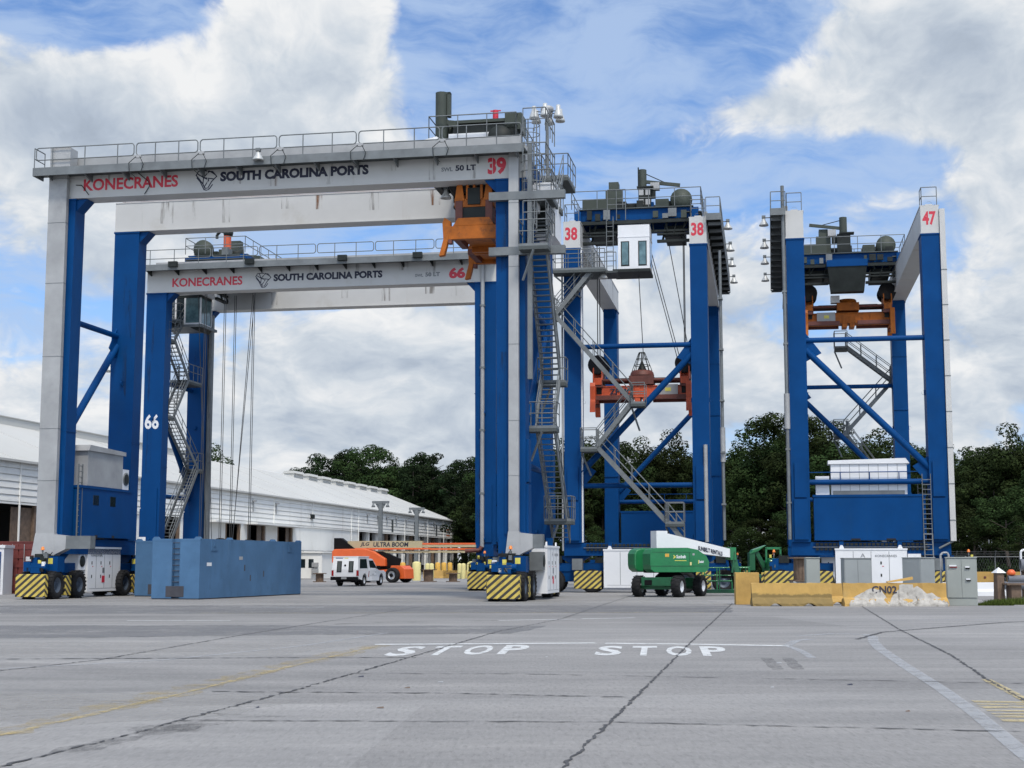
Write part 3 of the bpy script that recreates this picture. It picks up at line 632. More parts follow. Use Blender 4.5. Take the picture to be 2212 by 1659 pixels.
    b.box(tx - 2.1, tx + 2.1, .3, 1.2, tz + .5, tz + .56, 'grate'); b.box(tx - 2.25, tx - 2.1, .4, Wd - .4, tz - .10, tz + .1, 'dark')
    for yy in (1.3, 2.4, 5.6, 6.7): b.bar((tx - 2.0, yy, tz - .1), (tx - 1.6, yy + .3, tz - 1.15), .1, .1, 'dark')
    b.box(tx - 2.0, tx - 1.7, .9, 3.0, tz - 1.25, tz - 1.1, 'dark'); b.box(tx - 2.0, tx - 1.7, Wd - 3.0, Wd - .9, tz - 1.25, tz - 1.1, 'dark')
    b.box(tx - 2.0, tx - 1.7, .9, 3.0, tz - .8, tz - .7, 'dark'); b.box(tx - 2.0, tx - 1.7, Wd - 3.0, Wd - .9, tz - .8, tz - .7, 'dark')
    tr = b.build('trolley', root)
    b = MB(); b.lathe([(.0, -1.5), (.62, -1.5), (.62, -1.4), (.48, -1.38), (.48, 1.38), (.62, 1.4), (.62, 1.5), (.0, 1.5)], (tx + .2, Wd / 2 + 1.0, tz + 1.25), 'dark', 'y', 20)
    b.lathe([(.0, -.2), (.66, -.2), (.66, .2), (.0, .2)], (tx - 1.3, 1.55, tz + 1.45), 'olive', 'x' if num in ('38', '47') else 'y', 20); b.build('hoist_drum', tr)
    for k in range(16):                                                             # small gear, junction boxes and hoses on the deck
        b = MB(); xx, yy = tx + rnd0.uniform(-1.8, 1.5), rnd0.uniform(.9, Wd - 1.4); w_, d_, h_ = rnd0.uniform(.2, .6), rnd0.uniform(.2, .9), rnd0.uniform(.2, .75)
        b.box(xx, xx + w_, yy, yy + d_, tz + .921, tz + .921 + h_, rnd0.choice(['dark', 'olive', 'dark', 'blue2', 'galv'])); b.build('gear_box', tr)
    b = MB()
    for k in range(9): yy = 1.0 + k * .75; b.tube((tx - 2.05, yy, tz + .2), (tx - 2.05, yy + rnd0.uniform(-.5, .5), tz - rnd0.uniform(.3, .9)), .035, 'dark', 5)
    b.box(tx - 2.02, tx - 1.85, 1.0, Wd - 1.0, tz - .62, tz - .5, 'dark'); [b.box(tx - 2.3, tx - 2.1, yy, yy + rnd0.uniform(.15, .5), tz + rnd0.uniform(.1, .3), tz + rnd0.uniform(.4, .8), rnd0.choice(['dark', 'dark', 'olive', 'galv'])) for yy in (1.2, 1.8, 2.3, 2.9, 5.2, 5.8, 6.4, 6.9)]; b.build('festoon', tr)
    b = MB(); b.box(tx - 1.2, tx + 1.3, Wd - 3.0, Wd - .9, tz + .95, tz + 1.75, 'olive'); b.box(tx - .9, tx - .1, Wd - 3.3, Wd - 2.3, tz + .95, tz + 2.35, 'olive'); b.box(tx - .9, tx - .1, Wd - 3.1, Wd - 2.5, tz + 2.35, tz + 2.85, 'olive')
    b.build('hoist_motor', tr); b = MB(); b.box(tx - 1.6, tx + .9, 2.3, 3.1, tz + .95, tz + 1.1, 'olive'); b.box(tx - 1.6, tx - .6, 2.3, 3.1, tz + 1.1, tz + 1.5, 'olive'); b.lathe([(.0, -.5), (.3, -.5), (.3, .5), (.0, .5)], (tx + .6, 2.6, tz + 1.3), 'dark', 'x', 14); b.build('hoist_motor', tr)
    mx, my, mm = tx + mast[0], Wd / 2 + mast[1], mast[2]; ztop = tz + (2.6 if num == '66' else 3.3 if num == '39' else 3.6)
    b = MB(); b.tube((mx, my, tz + .3), (mx, my, ztop), .26 if num != '39' else .30, mm, 12)
    if num in ('38', '47'):
        jy = -1 if num == '38' else 1
        b.bar((mx, my + jy * .2, ztop - .75), (mx, my + jy * 2.3, ztop - 1.05 if num == '38' else ztop - .45), .16, .2, mm); b.tube((mx, my, ztop - .15), (mx, my + jy * 1.5, ztop - .9 if num == '38' else ztop - .5), .03, 'dark', 6)
        b.box(mx - .2, mx + .2, my + jy * .5, my + jy * 1.05, ztop - 1.3, ztop - .85, 'duct'); b.box(mx - .15, mx + .15, my + jy * .45, my + jy * .8, ztop - 1.8, ztop - 1.3, 'dark')
        b.box(mx - .5, mx - .1, my - .55 if num == '38' else my - .45, my + .2 if num == '38' else my + .45, tz + .9, tz + 2.35, 'dark'); b.box(mx - .6, mx, my - .7, my + .3, tz + 2.35, tz + 2.45, 'dark')
        if num == '38':
            for zz in (tz + 1.3, tz + 1.9):
                for yy in (my - .5, my - .1): b.box(mx - .52, mx - .5, yy, yy + .28, zz, zz + .34, 'duct')
            b.box(mx - .45, mx - .1, my - .5, my + .15, tz - .4, tz + .9, 'duct')
            b.tube((mx - .3, my + .22, tz + 2.4), (mx - .3, my + .22, ztop + .1), .04, 'dark', 6)
    elif num == '39':
        b.bar((mx + .2, my, ztop - 1.4), (mx + .85, my, ztop - 1.75), .2, .22, mm); b.bar((mx + .8, my, ztop - 1.7), (mx + .8, my, ztop - 2.35), .16, .14, mm); b.box(mx + .3, mx + .45, my - .15, my + .15, ztop - 1.2, ztop, mm); b.box(mx, mx + .45, my - .15, my + .15, ztop - .12, ztop, mm)
    else:
        b.path([(mx, my, ztop), (mx - .5, my, ztop + .15), (mx - .75, my, ztop - .1), (mx - .75, my, ztop - .35)], .1, 'dark', 6); b.lathe([(.0, 0), (.3, .05), (.35, .3), (.1, .4)], (mx + .05, my, ztop - .25), 'dark', n=12)
    b.build('service_crane', tr)
    if num == '39':
        b = MB(); b.box(tx - 1.0, tx + 2.1, .7, 2.2, tz + .75, tz + 1.55, 'dark'); b.box(tx - 1.2, tx + 1.4, .62, .69, tz + .95, tz + 1.2, 'white2'); b.hexa([(tx - 2.3, .3, tz + .35), (tx - 1.6, .3, tz + .0), (tx - 1.6, 1.4, tz + .0), (tx - 2.3, 1.4, tz + .35)], [(tx - 2.6, .3, tz + .75), (tx - 1.9, .3, tz + 1.0), (tx - 1.9, 1.4, tz + 1.0), (tx - 2.6, 1.4, tz + .75)], 'dark')
        b.prism([(tx - 2.6, tz + .8), (tx - 1.7, tz + 1.0), (tx - .5, tz + .15), (tx - .95, tz + .1), (tx - 1.75, tz + .72), (tx - 2.5, tz + .62)][::-1], .22, .28, 'white2')
        b.box(tx - 1.2, tx + 1.6, .8, 2.6, tz + 1.75, tz + 1.9, 'olive'); b.box(tx + 1.5, tx + 2.3, .7, 2.0, tz + 1.3, tz + 2.1, 'olive'); b.tube((tx + 1.0, 1.0, tz + 1.9), (tx + 1.0, 1.0, tz + 2.35), .14, 'red', 8); b.box(tx + .75, tx + 1.25, .98, 1.02, tz + 2.3, tz + 2.36, 'red')
        b.lathe([(.0, -.2), (.55, -.2), (.6, 0), (.55, .2), (.0, .2)], (tx + 1.3, .5, tz + .85), 'dark', 'y', 20); b.build('motor_cover', tr)
    b = MB(); r0 = tz + .92
    for a, c in (((tx - 2.1, .35, r0), (tx - 2.1, Wd - .35, r0)), ((tx + 2.1, .35, r0), (tx + 2.1, Wd - .35, r0)), ((tx - 2.1, .35, r0), (tx + 2.1, .35, r0)), ((tx - 2.1, Wd - .35, r0), (tx + 2.1, Wd - .35, r0))): rail(b, [a, c], step=1.6)
    rail(b, [(tx - 2.3, Wd / 2 + .6, tz + .1), (tx - 2.3, Wd / 2 + 1.7, tz + .1)], step=.5, h=1.9) if num == '38' else None
    b.build('handrail', tr)
    if num == '47':
        b = MB(); b.hexa([(tx - 2.6, Wd / 2 - 1.1, tz - 1.9), (tx - 1.8, Wd / 2 - 1.1, tz - 1.9), (tx - 1.8, Wd / 2 + 1.1, tz - 1.9), (tx - 2.6, Wd / 2 + 1.1, tz - 1.9)], [(tx - 2.9, Wd / 2 - 1.3, tz - .2), (tx - 1.8, Wd / 2 - 1.3, tz - .2), (tx - 1.8, Wd / 2 + 1.3, tz - .2), (tx - 2.9, Wd / 2 + 1.3, tz - .2)], 'dark'); b.box(tx - 2.95, tx - 1.8, Wd / 2 - 1.35, Wd / 2 + 1.35, tz - .2, tz + .25, 'blue2'); b.build('cable_basket', tr)
    # ---- driver's cab under the trolley
    if cab_at:
        x0, x1, y0, y1, z0, z1 = cab_at
        b = MB(); f = .07
        if num == '38':
            b.box(x0, x1, y0, y1, z0, z1, 'white2'); b.box(x0 - .02, x1, y0 - .02, y1 + .02, z0 + 1.55 + .4, z0 + 2.02, 'white2'); b.box(x0 - .3, x1, y0 - .05, y1 + .3, z0 - .18, z0 - .002, 'dark')
            for yy in (y0 + .17, y1 - .67):
                b.box(x0 - .012, x0 - .002, yy, yy + .5, z0 + .22, z0 + 1.72, 'dark'); b.box(x0 - .02, x0 - .013, yy + .06, yy + .44, z0 + .30, z0 + 1.66, 'teal_glass')
            b.box(x0 + .3, x1 - .3, y0 - .012, y0 - .002, z0 + .3, z0 + 1.7, 'glass')
        else:
            b.box(x0, x1, y0, y1, z0, z0 + .12, 'white2'); b.box(x0, x1, y0, y1, z1 - .2, z1, 'dark')
            for (xx, yy) in ((x0, y0), (x1 - f, y0), (x0, y1 - f), (x1 - f, y1 - f), (x0 + (x1 - x0) * .25, y0), (x0 + (x1 - x0) * .52, y0)): b.box(xx, xx + f * 1.6, yy, yy + f, z0 + .12, z1 - .2, 'white2')
            b.box(x0 + .05, x0 + (x1 - x0) * .55, y0 + .03, y1 - .05, z0 + .12, z1 - .2, 'glass'); b.box(x0 + (x1 - x0) * .55, x1 - .03, y0 + .03, y1 - .05, z0 + .12, z1 - .2, 'teal_glass')
            b.box(x0 - .4, x1 + .2, y0 - .2, y1 + .6, z0 - .2, z0 - .02, 'galv'); b.prism([(x0 + (x1 - x0) * .55, z0 - .02), (x1 + .2, z0 - .02), (x1 - .2, z0 - .45)][::-1], y0, y1, 'dark'); b.box(x1 - .3, x1 + .05, y0 - .2, y0 + .1, z1 + .05, z1 + .5, 'dark')
            b.box(x0 - .4, x1 + .2, y0, y1, z1 + .002, z1 + .9, 'white2')
        b.build('driver_cab', root)
        b = MB()
        if num == '38': 
            rail(b, [(x0 - .2, y1 + 1.8, z0 - .05), (x0 - .2, y1 + .1, z0 - .05)], step=.6); b.box(x0 - .3, x1 - .3, y1, y1 + 1.9, z0 - .2, z0 - .08, 'grate')
            for yy in (y1 + .3, y1 + .7): b.tube((x0 + .2, yy, z0), (x0 + .2, yy, z1 + .6), .025, 'galv', 5)
            for k in range(9): b.tube((x0 + .2, y1 + .3, z0 + .3 + k * .3), (x0 + .2, y1 + .7, z0 + .3 + k * .3), .02, 'galv', 5)
            b.build('access_ladder', root); floodlight(root, x0 - .1, y1 + .6, z0 - .02, 0, .4, .7)
    # ---- hoist ropes
    if rope:
        b = MB()
        for (p, q_) in rope: b.tube(p, q_, .024, 'rope', 4, caps=False)
        b.build('hoist_rope', root)
    return root

# ------------------------------------------------------------------ the four cranes
YAW = 10.2
ST38 = [(7.0, 2.9, 6.1, 4.05), (6.0, 4.05, 2.05, 8.4), (2.0, 8.4, 4.1, 11.0), (4.1, 11.0, -.4, 16.25), (-.4, 16.25, 1.9, 19.0)]
LD38 = [(5.95, 7.0, 4.05), (1.1, 2.05, 8.4), (4.05, 4.85, 11.0), (-1.1, -.35, 16.25), (-.5, 2.6, 19.0)]
def loc38(X, Y, yaw, Wd): return X + math.cos(yaw) * Wd, Y - math.sin(yaw) * Wd, math.pi / 2 - yaw
def rope_set(tx, tz, ys, zs, x=.7, extra=()):
    r = []
    for y in ys:
        for dx in (-x, -x + .12, x, x - .12): r.append(((tx + dx, y, tz), (tx + dx, y, zs)))
    return r + list(extra)
# 39: nearest, span across the picture
c39 = crane(-22.80, 71.30, -.1801, 19.51, 23.80, 8.31, 'weathered gantry crane numbered 39 with galvanised ducts on its legs, nearest of all', '39', True, 0,
            (1, 23.95, .85, [(7.2, 2.9, 6.1, 4.05), (6.0, 4.05, 2.05, 8.4), (2.0, 8.4, 4.1, 11.0), (4.1, 11.0, -.2, 16.9), (-.2, 16.9, 2.8, 19.6), (2.8, 19.6, 5.4, 22.0)],
             [(5.95, 7.2, 4.05), (1.1, 2.05, 8.4), (4.05, 4.85, 11.0), (-1.2, -.15, 16.9), (-.2, 2.0, 19.6), (2.8, 3.6, 19.65), (5.3, 8.0, 22.0)], False), 0, (),
            21.2, mast=(-1.6, -3.3, 'olive'), rope=rope_set(21.2, 20.6, (1.3, 6.8), 19.9))
b = MB(); b.box(24.0, 24.95, 1.6, 3.6, 17.0, 19.5, 'white2'); b.box(23.95, 25.0, 1.55, 3.65, 19.5, 19.6, 'white2'); b.box(24.1, 24.5, 1.58, 1.6, 17.2, 19.1, 'dark'); b.box(23.9, 24.3, .4, 1.2, 18.0, 19.2, 'white2'); b.build('electrical_cabinet', c39, .01)
b = MB()
for z_ in (16.95, 19.65, 21.3): rail(b, [(23.9, -1.2, z_), (24.95, -1.2, z_), (24.95, 1.5, z_)], step=.7)
for k in range(9):
    zz = 18.4 + k * .45; b.path([(24.0 + .45 * math.cos(t * .7), .2 + .45 * math.sin(t * .7), zz) for t in range(0, 10)], .02, 'galv', 5)
for t in range(0, 9, 2): b.tube((24.0 + .45 * math.cos(t * .7), .2 + .45 * math.sin(t * .7), 18.2), (24.0 + .45 * math.cos(t * .7), .2 + .45 * math.sin(t * .7), 22.0), .02, 'galv', 5)
b.tube((23.95, -.1, 17), (23.95, -.1, 22.2), .03, 'galv', 5); b.tube((24.35, -.1, 17), (24.35, -.1, 22.2), .03, 'galv', 5)
b.build('caged_ladder', c39)
# 66: behind 39, same direction
c66 = crane(-24.44, 97.585, -.1786, 19.68, 23.80, 8.31, 'clean gantry crane numbered 66 standing behind the crane numbered 39', '66', True, 1,
            (0, .62, .75, [(1.6, 2.9, 6.3, 8.6), (6.2, 8.6, 1.8, 12.0), (1.8, 12.0, 4.2, 14.9), (4.2, 14.9, 1.6, 17.4), (1.6, 17.4, 3.4, 19.2)],
             [(6.2, 7.2, 8.6), (.9, 1.8, 12.0), (4.2, 6.6, 14.9), (.6, 1.6, 17.4), (2.4, 4.6, 19.0)], False), 0, (),
            4.6, mast=(.3, -2.4, 'redor'), cab_at=(.1, 2.6, 3.0, 5.0, 17.95, 20.0), bl='blue2', bflip=True,
            rope=rope_set(4.3, 20.6, (1.4, 6.9), 3.2, .75, [((2.6, 2.4, 20.6), (3.4, 3.0, 3.2)), ((6.6, 2.4, 20.6), (5.2, 3.2, 3.2)), ((6.0, 4.4, 20.6), (4.8, 4.2, 3.2)), ((2.4, 4.4, 20.6), (3.0, 5.0, 3.2))]))
x_, y_, r_ = loc38(3.08, 86.905, .1686, 8.5)
# 38: span runs away from the camera, stairs on the near side
c38 = crane(x_, y_, r_, 20.45, 23.6, 8.5, 'gantry crane numbered 38 seen from its stair side with a red spreader hanging inside', '38', False, 1,
            (0, -1.0, .75, ST38, LD38, True), 0, ((0, '38'), (1, '38')), 3.3, side_strips=((8.5 - 2.15, 8.5 - .55, -.12), (.05, .9, -.12)), bl='blue2', bflip=True, cab_at=(-.1, 1.9, 3.35, 5.22, 18.95, 21.65), mast=(-.6, -.3, 'olive'),
            rope=rope_set(4.0, 21.4, (1.55, 6.85), 14.0, .7, [((2.0, 3.6, 21.2), (3.4, 1.8, 13.9)), ((2.0, 3.75, 21.2), (3.4, 1.95, 13.9)), ((2.6, 2.4, 21.2), (3.6, 1.2, 13.9)), ((1.0, 4.1, 19.0), (4.0, 4.1, 14.2))]), mid_plates=False)
x_, y_, r_ = loc38(15.686, 83.103, .1735, 8.5)
# 47: span runs away, machine house on the near side
c47 = crane(x_, y_, r_, 20.2, 23.6, 8.5, 'gantry crane numbered 47 with its blue machine house towards the yard, rightmost of the four', '47', False, 0,
            (1, 23.75, .75, [(7.0, 2.9, 6.1, 4.05), (7.4, 6.4, 4.3, 11.0), (4.1, 11.0, 7.6, 14.9), (7.6, 14.9, 4.4, 17.5)], [(5.95, 7.0, 4.05), (3.4, 4.4, 11.0), (7.5, 8.4, 14.9), (3.6, 4.5, 17.5)], True), 1, ((0, '47'),), 19.2,
            side_strips=((8.5 - .0, 8.5 + 1.6, -.12), (8.5 - 2.15, 8.5 - .85, -.12), (-.15, .95, -.12)), mast=(-1.0, .1, 'olive'), rope=rope_set(19.2, 20.9, (1.6, 6.9), 20.4), mid_plates=False)

# ------------------------------------------------------------------ container spreaders
def spreader(crane_root, cx, cy, z, m, label, sheave_z=2.3, textz=None, cone=False, box_y=None):
    mw = crane_root.rotation_euler.z; o = crane_root.location
    X = o.x + math.cos(mw) * cx - math.sin(mw) * cy; Y = o.y + math.sin(mw) * cx + math.cos(mw) * cy
    r = empty('container_spreader', (X, Y, z), mw, label, 'container spreader', 'container spreaders hanging from the cranes')
    b = MB(); b.box(-.6, .6, -2.75, 2.75, .30, 1.0, m); b.box(-.66, .66, -2.75, 2.75, .95, 1.003, m); b.box(-.66, .66, -2.75, 2.75, .27, .33, m)
    for yy in (-1.5, 1.5): b.box(-.63, .63, yy - .05, yy + .05, .33, .95, m)
    b.box(-.63, .63, -.42, -.08, .0, .9, m); b.box(-.63, .63, .08, .42, .0, .9, m)
    if textz: b.text(textz, (-.66, 1.95, .46), (0, -1, 0), (0, 0, 1), .38, 'navy', 1.4, .03)
    b.build('main_beam', r, .02)
    for s in (-1, 1):
        b = MB(); y0, y1 = sorted((s * 2.75, s * 3.05)); b.box(-1.2, 1.2, y0, y1, .08, .72, m); b.prism([(-1.0, .72), (1.0, .72), (.75, 1.1), (-.75, 1.1)][::-1], y0, y1, m)
        for xx in (-1.13, 1.13): b.box(xx - .09, xx + .09, y0, y1, -.12, .08, 'rust')
        b.build('end_beam', r, .02)
        for q0 in (-1.05, .75): b = MB(); b.box(q0, q0 + .3, min(s * .6, s * 2.75), max(s * .6, s * 2.75), .12, .38, 'rust'); b.build('side_rail', r)
        for xx in (-1, 1):
            b = MB(); b.prism([(xx * 1.1, .95), (xx * 1.40, 1.15), (xx * 1.50, .9), (xx * 1.45, .1), (xx * 1.66, -.70), (xx * 1.40, -.66), (xx * 1.20, .1), (xx * 1.1, .5)][::xx], s * 2.9 - .16, s * 2.9 + .16, m); b.build('flipper_arm', r, .02)
    b = MB(); hz = sheave_z - .95
    b.tube((-.55, -2.6, hz), (-.55, 2.6, hz), .10, 'rust', 8); b.tube((.55, -2.6, hz), (.55, 2.6, hz), .10, 'rust', 8); b.box(-.75, .75, -.75, .75, hz - .3, hz + .25, m if not cone else 'rust')
    for s in (-1, 1):
        b.box(-.95, .95, s * 2.65 - .25, s * 2.65 + .25, hz - .3, hz + .12, m); b.box(-.9, -.55, s * 2.65 - .3, s * 2.65 + .3, .9, hz, 'rust'); b.box(.55, .9, s * 2.65 - .3, s * 2.65 + .3, .9, hz, 'rust')
        for xx in (-.7, .7):
            for q0 in (-.30, .22): b.prism([(xx - .24, hz), (xx + .24, hz), (xx + .09, sheave_z + .08), (xx - .09, sheave_z + .08)][::-1], s * 2.65 + q0, s * 2.65 + q0 + .08, m)
    b.box(-.4, .4, -2.0, 2.0, hz + .0, hz + .15, 'dark')
    for s in (-1, 1):
        b.box(-.62, .62, s * 2.65 - .22, s * 2.65 + .22, hz - .85, hz - .3, 'dark'); b.box(-.30, .30, s * 2.65 - .34, s * 2.65 - .25, hz - .2, hz + .6, 'dark')
        for xx in (-.38, -.05, .3): b.box(xx, xx + .12, s * 2.65 - .32, s * 2.65 + .32, hz + .05, hz + .75, m)
    b.build('headblock', r, .015)
    for s in (-1, 1):
        for xx in (-.7, .7):
            b = MB(); ax = 'x' if cone or box_y is not None else 'y'
            b.lathe([(.0, -.09), (.2, -.12), (.50, -.14), (.60, -.14), (.55, 0), (.60, .14), (.50, .14), (.2, .12), (.0, .09)], (xx, s * 2.65, sheave_z), 'black', ax, 20); b.build('sheave', r)
    if cone:
        b = MB(); b.lathe([(.75, hz + .3), (.70, hz + .5), (.60, hz + .62), (.42, hz + .64)], (0, 0, 0), 'rust', n=20); b.lathe([(.30, hz + .64), (.10, hz + 1.1), (.05, hz + 1.25)], (0, 0, 0), 'dark', n=12)
        for k in range(8):
            t = k * math.pi / 4; b.tube((.62 * math.cos(t), .62 * math.sin(t), hz + .6), (.18 * math.cos(t), .18 * math.sin(t), hz + 1.75), .022, 'dark', 5)
        for rr, zz in ((.50, .95), (.34, 1.35), (.18, 1.75)): b.path([(rr * math.cos(i * math.pi / 6), rr * math.sin(i * math.pi / 6), hz + zz) for i in range(13)], .022, 'dark', 5)
        b.build('cable_basket', r)
    else:
        b = MB(); b.lathe([(.0, .55), (.55, .55), (.62, .45), (.62, .25), (.7, .2)], (0, 0, hz), m, n=18); b.box(-.7, -.1, .55, 1.15, hz + .25, hz + .75, 'white2'); b.build('swivel', r)
    if box_y is not None:
        b = MB(); b.box(-.80, -.662, box_y - .62, box_y + .62, .34, 1.02, 'duct'); b.box(-.81, -.80, box_y - .2, box_y + .15, .6, .82, 'sticker'); b.build('control_box', r)
    return r
spreader(c39, 21.2, 3.75, 16.75, 'orange', 'grimy orange spreader hoisted high beside the right leg of crane 39', 2.9)
spreader(c38, 4.0, 4.2, 11.45, 'redor', 'red-orange spreader with black letters hanging half way up inside crane 38', 2.3, 'ZPMC', True, -1.6)
spreader(c47, 19.2, 4.15, 17.85, 'orange', 'orange spreader with a grey control box hoisted to the top of crane 47', 2.4, None, False, 1.5)
spreader(c66, 4.3, 4.15, .55, 'orange', 'orange spreader lowered to the ground below crane 66 behind the blue steel box', 2.2)

# ------------------------------------------------------------------ blue steel test boxes
def steel_box(X, Y, rz, label, L=12.2):
    r = empty('steel_box', (X, Y, 0), rz, label, 'steel box', 'blue steel boxes beside crane 39')
    w, h = 2.44, 2.82
    b = MB(); b.box(-w, 0, .0, L, .06, h, 'steelbox') if False else None
    # shell with a ladder recess in the near end
    rx0, rx1 = -1.42, -1.02
    b.box(-w, rx0, 0, L, .05, h, 'steelbox'); b.box(rx1, 0, 0, L, .05, h, 'steelbox'); b.box(rx0, rx1, .28, L, .05, h, 'steelbox')
    b.box(-w - .012, rx0, -.012, .0, h - .10, h - .0, 'steelbox'); b.box(rx1, .012, -.012, 0, h - .1, h, 'steelbox')
    b.box(-w + .02, -.02, .02, L - .02, 0, .05, 'rustline'); b.box(-1.7, -.78, -.02, .02, .12, .62, 'rustline')
    for yy in (3.3, 6.4, 9.4): b.box(.0, .006, yy - .02, yy + .02, .1, h - .05, 'steelbox')
    for yy in (1.5, L - 1.5): b.box(.0, .03, yy - .35, yy + .35, h - .55, h, 'steelbox'); b.box(.03, .06, yy - .12, yy + .12, h - .35, h - .15, 'steelbox')
    for (yy, zz, a, m) in ((.75, 1.55, .5, 'white2'), (4.3, 1.85, .4, 'duct'), (4.9, 1.3, .12, 'rustline'), (7.2, 1.0, .1, 'rustline'), (5.6, .8, .1, 'rustline')): b.box(.0, .008, yy, yy + a, zz, zz + .16 if a > .2 else zz + .3, m)
    b.build('shell', r, .015)
    b = MB()
    for k in range(9): b.tube((rx0, .10, .55 + k * .26), (rx1, .10, .55 + k * .26), .02, 'rustline', 6)
    b.build('ladder', r)
    for (xx, yy) in ((-w + .15, .1), (-.15, .1), (-w + .15, L - .1), (-.15, L - .1), (-.12, 3.4), (-.12, 8.6)):
        b = MB(); b.prism([(-.2, 0), (.2, 0), (.10, .1), (-.10, .1)][::-1], -.04, .04, 'steelbox'); o = b.build('lifting_lug', r); o.location = (xx, yy, h)
    return r
steel_box(-14.55, 69.4, -R(14.5), 'long faded blue steel box with a ladder recess in its near end')
steel_box(-16.85, 75.6, -R(11.5), 'blue steel box mostly hidden behind the box with the ladder recess', 10)

# ------------------------------------------------------------------ pickup truck
t = empty('pickup_truck', (-12.42, 110.9, 0), -R(15), 'white pickup truck with an enclosed white cap over its bed', 'pickup truck'); t.scale = (1.06,) * 3
def arch(yc, r, z0, n=8): return [(yc + r * math.cos(math.pi * i / n), z0 + r * math.sin(math.pi * i / n)) for i in range(n + 1)]
b = MB(); WB0, WB1 = 1.25, 4.7
side = [(.0, .55), (.0, 1.12), (2.25, 1.12), (2.25, 1.18), (3.9, 1.14), (4.3, 1.10), (5.5, 1.0), (5.62, .85), (5.62, .5)] + [(5.2, .42)] + arch(WB1, .48, .42) + [(WB1 - .5, .36), (WB0 + .5, .36)] + arch(WB0, .48, .42)[0:] + [(.3, .5)]
b.prism(side, -1.0, -.72, 'carw', 'x'); b.prism(side, .72, 1.0, 'carw', 'x'); b.box(-.72, .72, .02, 5.5, .5, 1.0, 'carw'); b.box(-.95, .95, 3.9, 5.4, 1.0, 1.08, 'carw')
b.box(-.72, .72, .1, 5.4, .3, .5, 'plastic'); b.box(1.001, 1.004, 2.35, 3.75, .72, .73, 'plastic'); b.box(1.0, 1.006, 3.4, 3.55, .95, 1.0, 'plastic'); b.box(1.0, 1.006, 2.7, 3.1, .80, .84, 'grey_let')
b.prism([(1.95, .62), (2.06, .62), (2.2, 1.05), (2.08, 1.05)], 1.001, 1.006, 'tail', 'x')
b.build('body', t, .03)
b = MB(); b.hexa([(-.92, 2.3, 1.15), (.92, 2.3, 1.15), (.92, 4.25, 1.12), (-.92, 4.25, 1.12)], [(-.78, 2.4, 1.9), (.78, 2.4, 1.9), (.78, 3.4, 1.9), (-.78, 3.4, 1.9)], 'carw'); b.box(-.72, .72, 2.5, 3.3, 1.9, 1.93, 'carw')
for s in (-1, 1):
    P_ = lambda y, z: (s * (.92 - .14 * (z - 1.15) / .75 + .006), y, z)
    b.add([P_(2.55, 1.28), P_(3.95, 1.26), P_(3.42, 1.80), P_(2.58, 1.80)], [(0, 1, 2, 3)], 'glass')
b.add([(-.8, 4.19, 1.2), (.8, 4.19, 1.2), (.70, 3.48, 1.84), (-.70, 3.48, 1.84)], [(0, 1, 2, 3)], 'glass')
b.build('cab', t, .03)
b = MB(); b.hexa([(-.98, -.02, 1.13), (.98, -.02, 1.13), (.98, 2.24, 1.13), (-.98, 2.24, 1.13)], [(-.92, .12, 2.02), (.92, .12, 2.02), (.92, 2.24, 2.02), (-.92, 2.24, 2.02)], 'carw'); b.box(-.95, .95, .1, 2.26, 2.02, 2.09, 'carw')
for x0 in (-.62, .26):
    b.hexa([(x0, -.045, .98), (x0 + .36, -.045, .98), (x0 + .36, -.02, .98), (x0, -.02, .98)], [(x0, .065, 1.75), (x0 + .36, .065, 1.75), (x0 + .36, .085, 1.75), (x0, .085, 1.75)], 'plastic')
    b.hexa([(x0 + .06, -.055, 1.04), (x0 + .30, -.055, 1.04), (x0 + .30, -.04, 1.04), (x0 + .06, -.04, 1.04)], [(x0 + .06, .05, 1.69), (x0 + .30, .05, 1.69), (x0 + .30, .06, 1.69), (x0 + .06, .06, 1.69)], 'grate')
b.add([(.986, .3, 1.25), (.986, 1.85, 1.25), (.935, 1.75, 1.9), (.935, .45, 1.9)], [(0, 1, 2, 3)], 'glass'); b.add([(-.986, .3, 1.25), (-.986, 1.85, 1.25), (-.935, 1.75, 1.9), (-.935, .45, 1.9)], [(0, 3, 2, 1)], 'glass')
b.box(-.85, .85, -.016, .02, .62, 1.12, 'carw'); b.lathe([(.0, -.03), (.07, -.03), (.07, .03)], (0, .02, 1.45), 'plastic', 'y', 12)
b.box(-.75, -.2, .105, .115, 1.86, 1.98, 'bluelv'); b.box(-.1, .2, .105, .115, 1.86, 1.98, 'sticker'); b.build('bed_cap', t, .02)
b = MB(); b.box(-1.0, 1.0, -.22, .0, .42, .66, 'plastic'); b.box(-.2, .2, -.226, -.22, .5, .63, 'duct'); b.build('bumper', t, .02)
for s in (-1, 1):
    b = MB(); b.box(s * .86, s * 1.006, -.025, .06, .72, 1.1, 'tail'); b.build('tail_light', t)
    b = MB(); b.box(s * .95, s * 1.22, 3.75, 3.85, 1.2, 1.42, 'plastic'); b.build('mirror', t, .02)
    for yy in (WB0, WB1): b = MB(); wheel_mesh(b, s * .86, yy, .40, .27, 'black', 'silver', 0); b.build('wheel', t)

